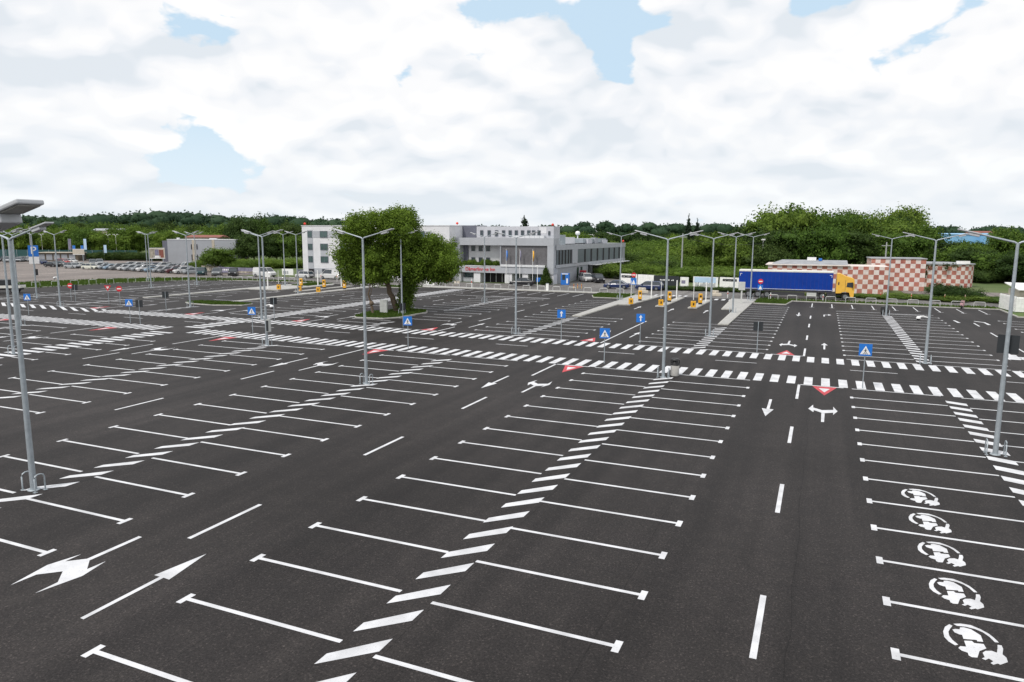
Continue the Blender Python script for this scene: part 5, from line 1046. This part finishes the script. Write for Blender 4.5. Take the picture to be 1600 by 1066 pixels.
# grass blades on the islands and verges
def blades(polys, n, h, seed):
    rg = random.Random(seed); vs = []
    for poly, z in polys:
        xs = [p[0] for p in poly]; ys = [p[1] for p in poly]
        def inside(x,y):
            c = False; j = len(poly)-1
            for i in range(len(poly)):
                if (poly[i][1] > y) != (poly[j][1] > y) and x < (poly[j][0]-poly[i][0])*(y-poly[i][1])/(poly[j][1]-poly[i][1])+poly[i][0]: c = not c
                j = i
            return c
        A = abs(sum(poly[i][0]*poly[(i+1)%len(poly)][1]-poly[(i+1)%len(poly)][0]*poly[i][1] for i in range(len(poly))))/2
        k = 0; want = int(A*n)
        while k < want:
            x, y = rg.uniform(min(xs),max(xs)), rg.uniform(min(ys),max(ys))
            if not inside(x,y): k += .2; continue
            k += 1; a = rg.uniform(0,PI); w = rg.uniform(.05,.12); hh = h*rg.uniform(.5,1.3); dx,dy = math.cos(a)*w, math.sin(a)*w; lx,ly = rg.uniform(-.06,.06), rg.uniform(-.06,.06)
            vs += [(x-dx,y-dy,z),(x+dx,y+dy,z),(x+dx*.4+lx,y+dy*.4+ly,z+hh),(x-dx*.4+lx,y-dy*.4+ly,z+hh)]
    return np.array(vs)
v = blades([(I_tree,.13),(I_left,.13),(I_g1,.13),(I_g2,.13),(I_g3,.13),(I_g4,.13)], 90, .14, 3); o = bpy.data.objects.new('island_grass', leaf_mesh('island_grass', v, 'grass_blade')); C.objects.link(o); tag(o, 'short grass on the kerbed islands', 'grass', None, 'stuff')
v = blades([([(-8.2,108.2),(20.8,107.1),(20.8,109.6),(-8.2,110.8)],.03),([(-120,78),(-118,93.4),(-113.6,102.5),(-103,107.2),(-89,108.4),(-89,111),(-112,111),(-125,106),(-131,98),(-135,84),(-130,60)],.03),([(-3,119),(45,118.3),(45,121),(-3,122)],.04)], 22, .22, 4); o = bpy.data.objects.new('verge_grass', leaf_mesh('verge_grass', v, 'grass_blade')); C.objects.link(o); tag(o, 'uneven grass on the verges', 'grass', None, 'stuff')

# ------------------------------------------------------------------ sky and light
SUN_EL, SUN_AZ = R(52), R(205)      # azimuth clockwise from +Y
w = bpy.data.worlds.new('World'); scene.world = w; w.use_nodes = True; nt = w.node_tree; L = nt.links.new
bg = nt.nodes['Background']; bg.inputs['Strength'].default_value = .1
sky = N(nt, 'ShaderNodeTexSky'); sky.sky_type = 'NISHITA'; sky.sun_disc = False; sky.sun_elevation = SUN_EL; sky.sun_rotation = SUN_AZ; sky.dust_density = 1.5
tc = N(nt, 'ShaderNodeTexCoord'); sp = N(nt, 'ShaderNodeSeparateXYZ'); L(tc.outputs['Generated'], sp.inputs[0])
def math_(op, a, b=None, c=None, clamp=False):
    m = nt.nodes.new('ShaderNodeMath'); m.operation = op; m.use_clamp = clamp
    for s, v in zip(m.inputs, (a,b,c)):
        if v is None: continue
        if isinstance(v,(int,float)): s.default_value = v
        else: L(v, s)
    return m.outputs[0]
zc = math_('MAXIMUM', sp.outputs[2], 0.0); den = math_('ADD', zc, .30)
cb_ = N(nt, 'ShaderNodeCombineXYZ'); L(math_('DIVIDE', sp.outputs[0], den), cb_.inputs[0]); L(math_('DIVIDE', sp.outputs[1], den), cb_.inputs[1]); L(math_('MULTIPLY', sp.outputs[2], 5.0), cb_.inputs[2])
def noise(sc, det, rough=.55, off=(0,0,0), src=None):
    mp = N(nt, 'ShaderNodeMapping'); mp.inputs['Location'].default_value = off; L(src or cb_.outputs[0], mp.inputs['Vector'])
    n = N(nt, 'ShaderNodeTexNoise', Scale=sc, Detail=det, Roughness=rough); L(mp.outputs[0], n.inputs['Vector']); return n.outputs['Fac']
def gap(px, py, rad, amt):
    d = (Fv+Rv*((px-800)/1113.8)+Uv*((533-py)/1113.8)).normalized()
    dp = nt.nodes.new('ShaderNodeVectorMath'); dp.operation = 'DOT_PRODUCT'; L(tc.outputs['Generated'], dp.inputs[0]); dp.inputs[1].default_value = d
    mr = N(nt, 'ShaderNodeMapRange'); mr.interpolation_type = 'SMOOTHSTEP'; L(dp.outputs['Value'], mr.inputs[0]); mr.inputs[1].default_value = math.cos(rad); mr.inputs[2].default_value = 1.0; mr.inputs[3].default_value = 0; mr.inputs[4].default_value = amt
    return mr.outputs[0]
bias = 0.0
for g_ in ((985,35,.12,.30),(930,110,.07,.2),(770,10,.10,.40),(1160,0,.06,.26),(1390,-20,.16,.52),(1290,10,.07,.18),(300,-20,.12,.44),(250,205,.10,.14),(330,210,.09,.22),(640,100,.05,.15),(140,205,.07,.1)):
    bias = math_('SUBTRACT', bias, gap(*g_))
for g_ in ((1120,100,.12,.16),(880,95,.06,.12),(1500,130,.2,.16),(600,60,.14,.1),(120,80,.2,.14),(900,230,.3,.12),(1300,200,.3,.1)):
    bias = math_('ADD', bias, gap(*g_))
cz = N(nt, 'ShaderNodeCombineXYZ'); L(sp.outputs[0], cz.inputs[0]); L(sp.outputs[1], cz.inputs[1]); L(math_('MULTIPLY', math_('POWER', zc, .8), 1.7), cz.inputs[2])
def billow(off, octs=5):
    out = None
    for k, (sc, am) in enumerate(((6.0,.50),(12.5,.27),(27.0,.14),(60.0,.06),(130.0,.03))[:octs]):
        n = noise(sc, 0, .5, (off[0]+k*3.3, off[1]+k*1.9, off[2]+k), cz.outputs[0])
        a = math_('MULTIPLY', math_('ABSOLUTE', math_('SUBTRACT', math_('MULTIPLY', n, 2), 1)), am*2.6)
        out = a if out is None else math_('ADD', out, a)
    return out
OFF = (3.1,1.7,0)
def shifted(d): return (OFF[0], OFF[1], OFF[2]-d)
def total(off, octs=5):
    a = noise(3.4, 3, .5, off, cz.outputs[0])
    return math_('ADD', math_('MULTIPLY', math_('SUBTRACT', a, .5), 1.3), math_('MULTIPLY', math_('SUBTRACT', billow(off, octs), .5), .42))
T_, T1, T2 = total(OFF), total(OFF, 3), total((3.1,1.7,-.04), 3); F_ = noise(40.0, 4, .6, (1.3,4.4,2.0), cz.outputs[0]); W_ = noise(2.6, 4, .5, (6.2,1.1,.4), cz.outputs[0])
dens = math_('ADD', math_('ADD', T_, math_('MULTIPLY', math_('SUBTRACT', F_, .5), .12)), math_('ADD', .74, bias))
mask = ramp(nt, dens, [(.44,(0,0,0)), (.51,(1,1,1))]).outputs[0]
lit = math_('SUBTRACT', T1, T2)
sh = math_('ADD', math_('ADD', math_('MULTIPLY', lit, -1.7), math_('MULTIPLY', math_('SUBTRACT', W_, .5), -1.9)), .47)
cl = ramp(nt, sh, [(.15,(11.2,11.2,11.2)), (.40,(10.3,10.35,10.5)), (.62,(9.5,9.75,10.15)), (.9,(8.2,8.75,9.35))])
cl.color_ramp.interpolation = 'EASE'
hz = ramp(nt, zc, [(0.0,(1,1,1)), (.17,(0,0,0))]).outputs[0]
skyc = mix(nt, mix(nt, sky.outputs[0], (6.9,8.9,10.6), .85), (8.6,10.0,11.0), hz)
col = mix(nt, skyc, cl.outputs[0], mask)
col = mix(nt, col, (8.3,9.1,9.7), math_('MULTIPLY', hz, .5))
L(col, bg.inputs['Color'])
sd = bpy.data.lights.new('sun', 'SUN'); sd.energy = 2.6; sd.angle = R(9); sd.color = (1,.96,.9)
so = bpy.data.objects.new('sun', sd); C.objects.link(so)
dirv = Vector((math.sin(SUN_AZ)*math.cos(SUN_EL), math.cos(SUN_AZ)*math.cos(SUN_EL), math.sin(SUN_EL))); so.rotation_euler = dirv.to_track_quat('Z','Y').to_euler()
scene.view_settings.view_transform = 'Standard'; scene.view_settings.look = 'None'; scene.view_settings.gamma = 1; scene.view_settings.exposure = -0.08
scene.render.engine = 'CYCLES'; scene.render.resolution_x = 1024; scene.render.resolution_y = 682
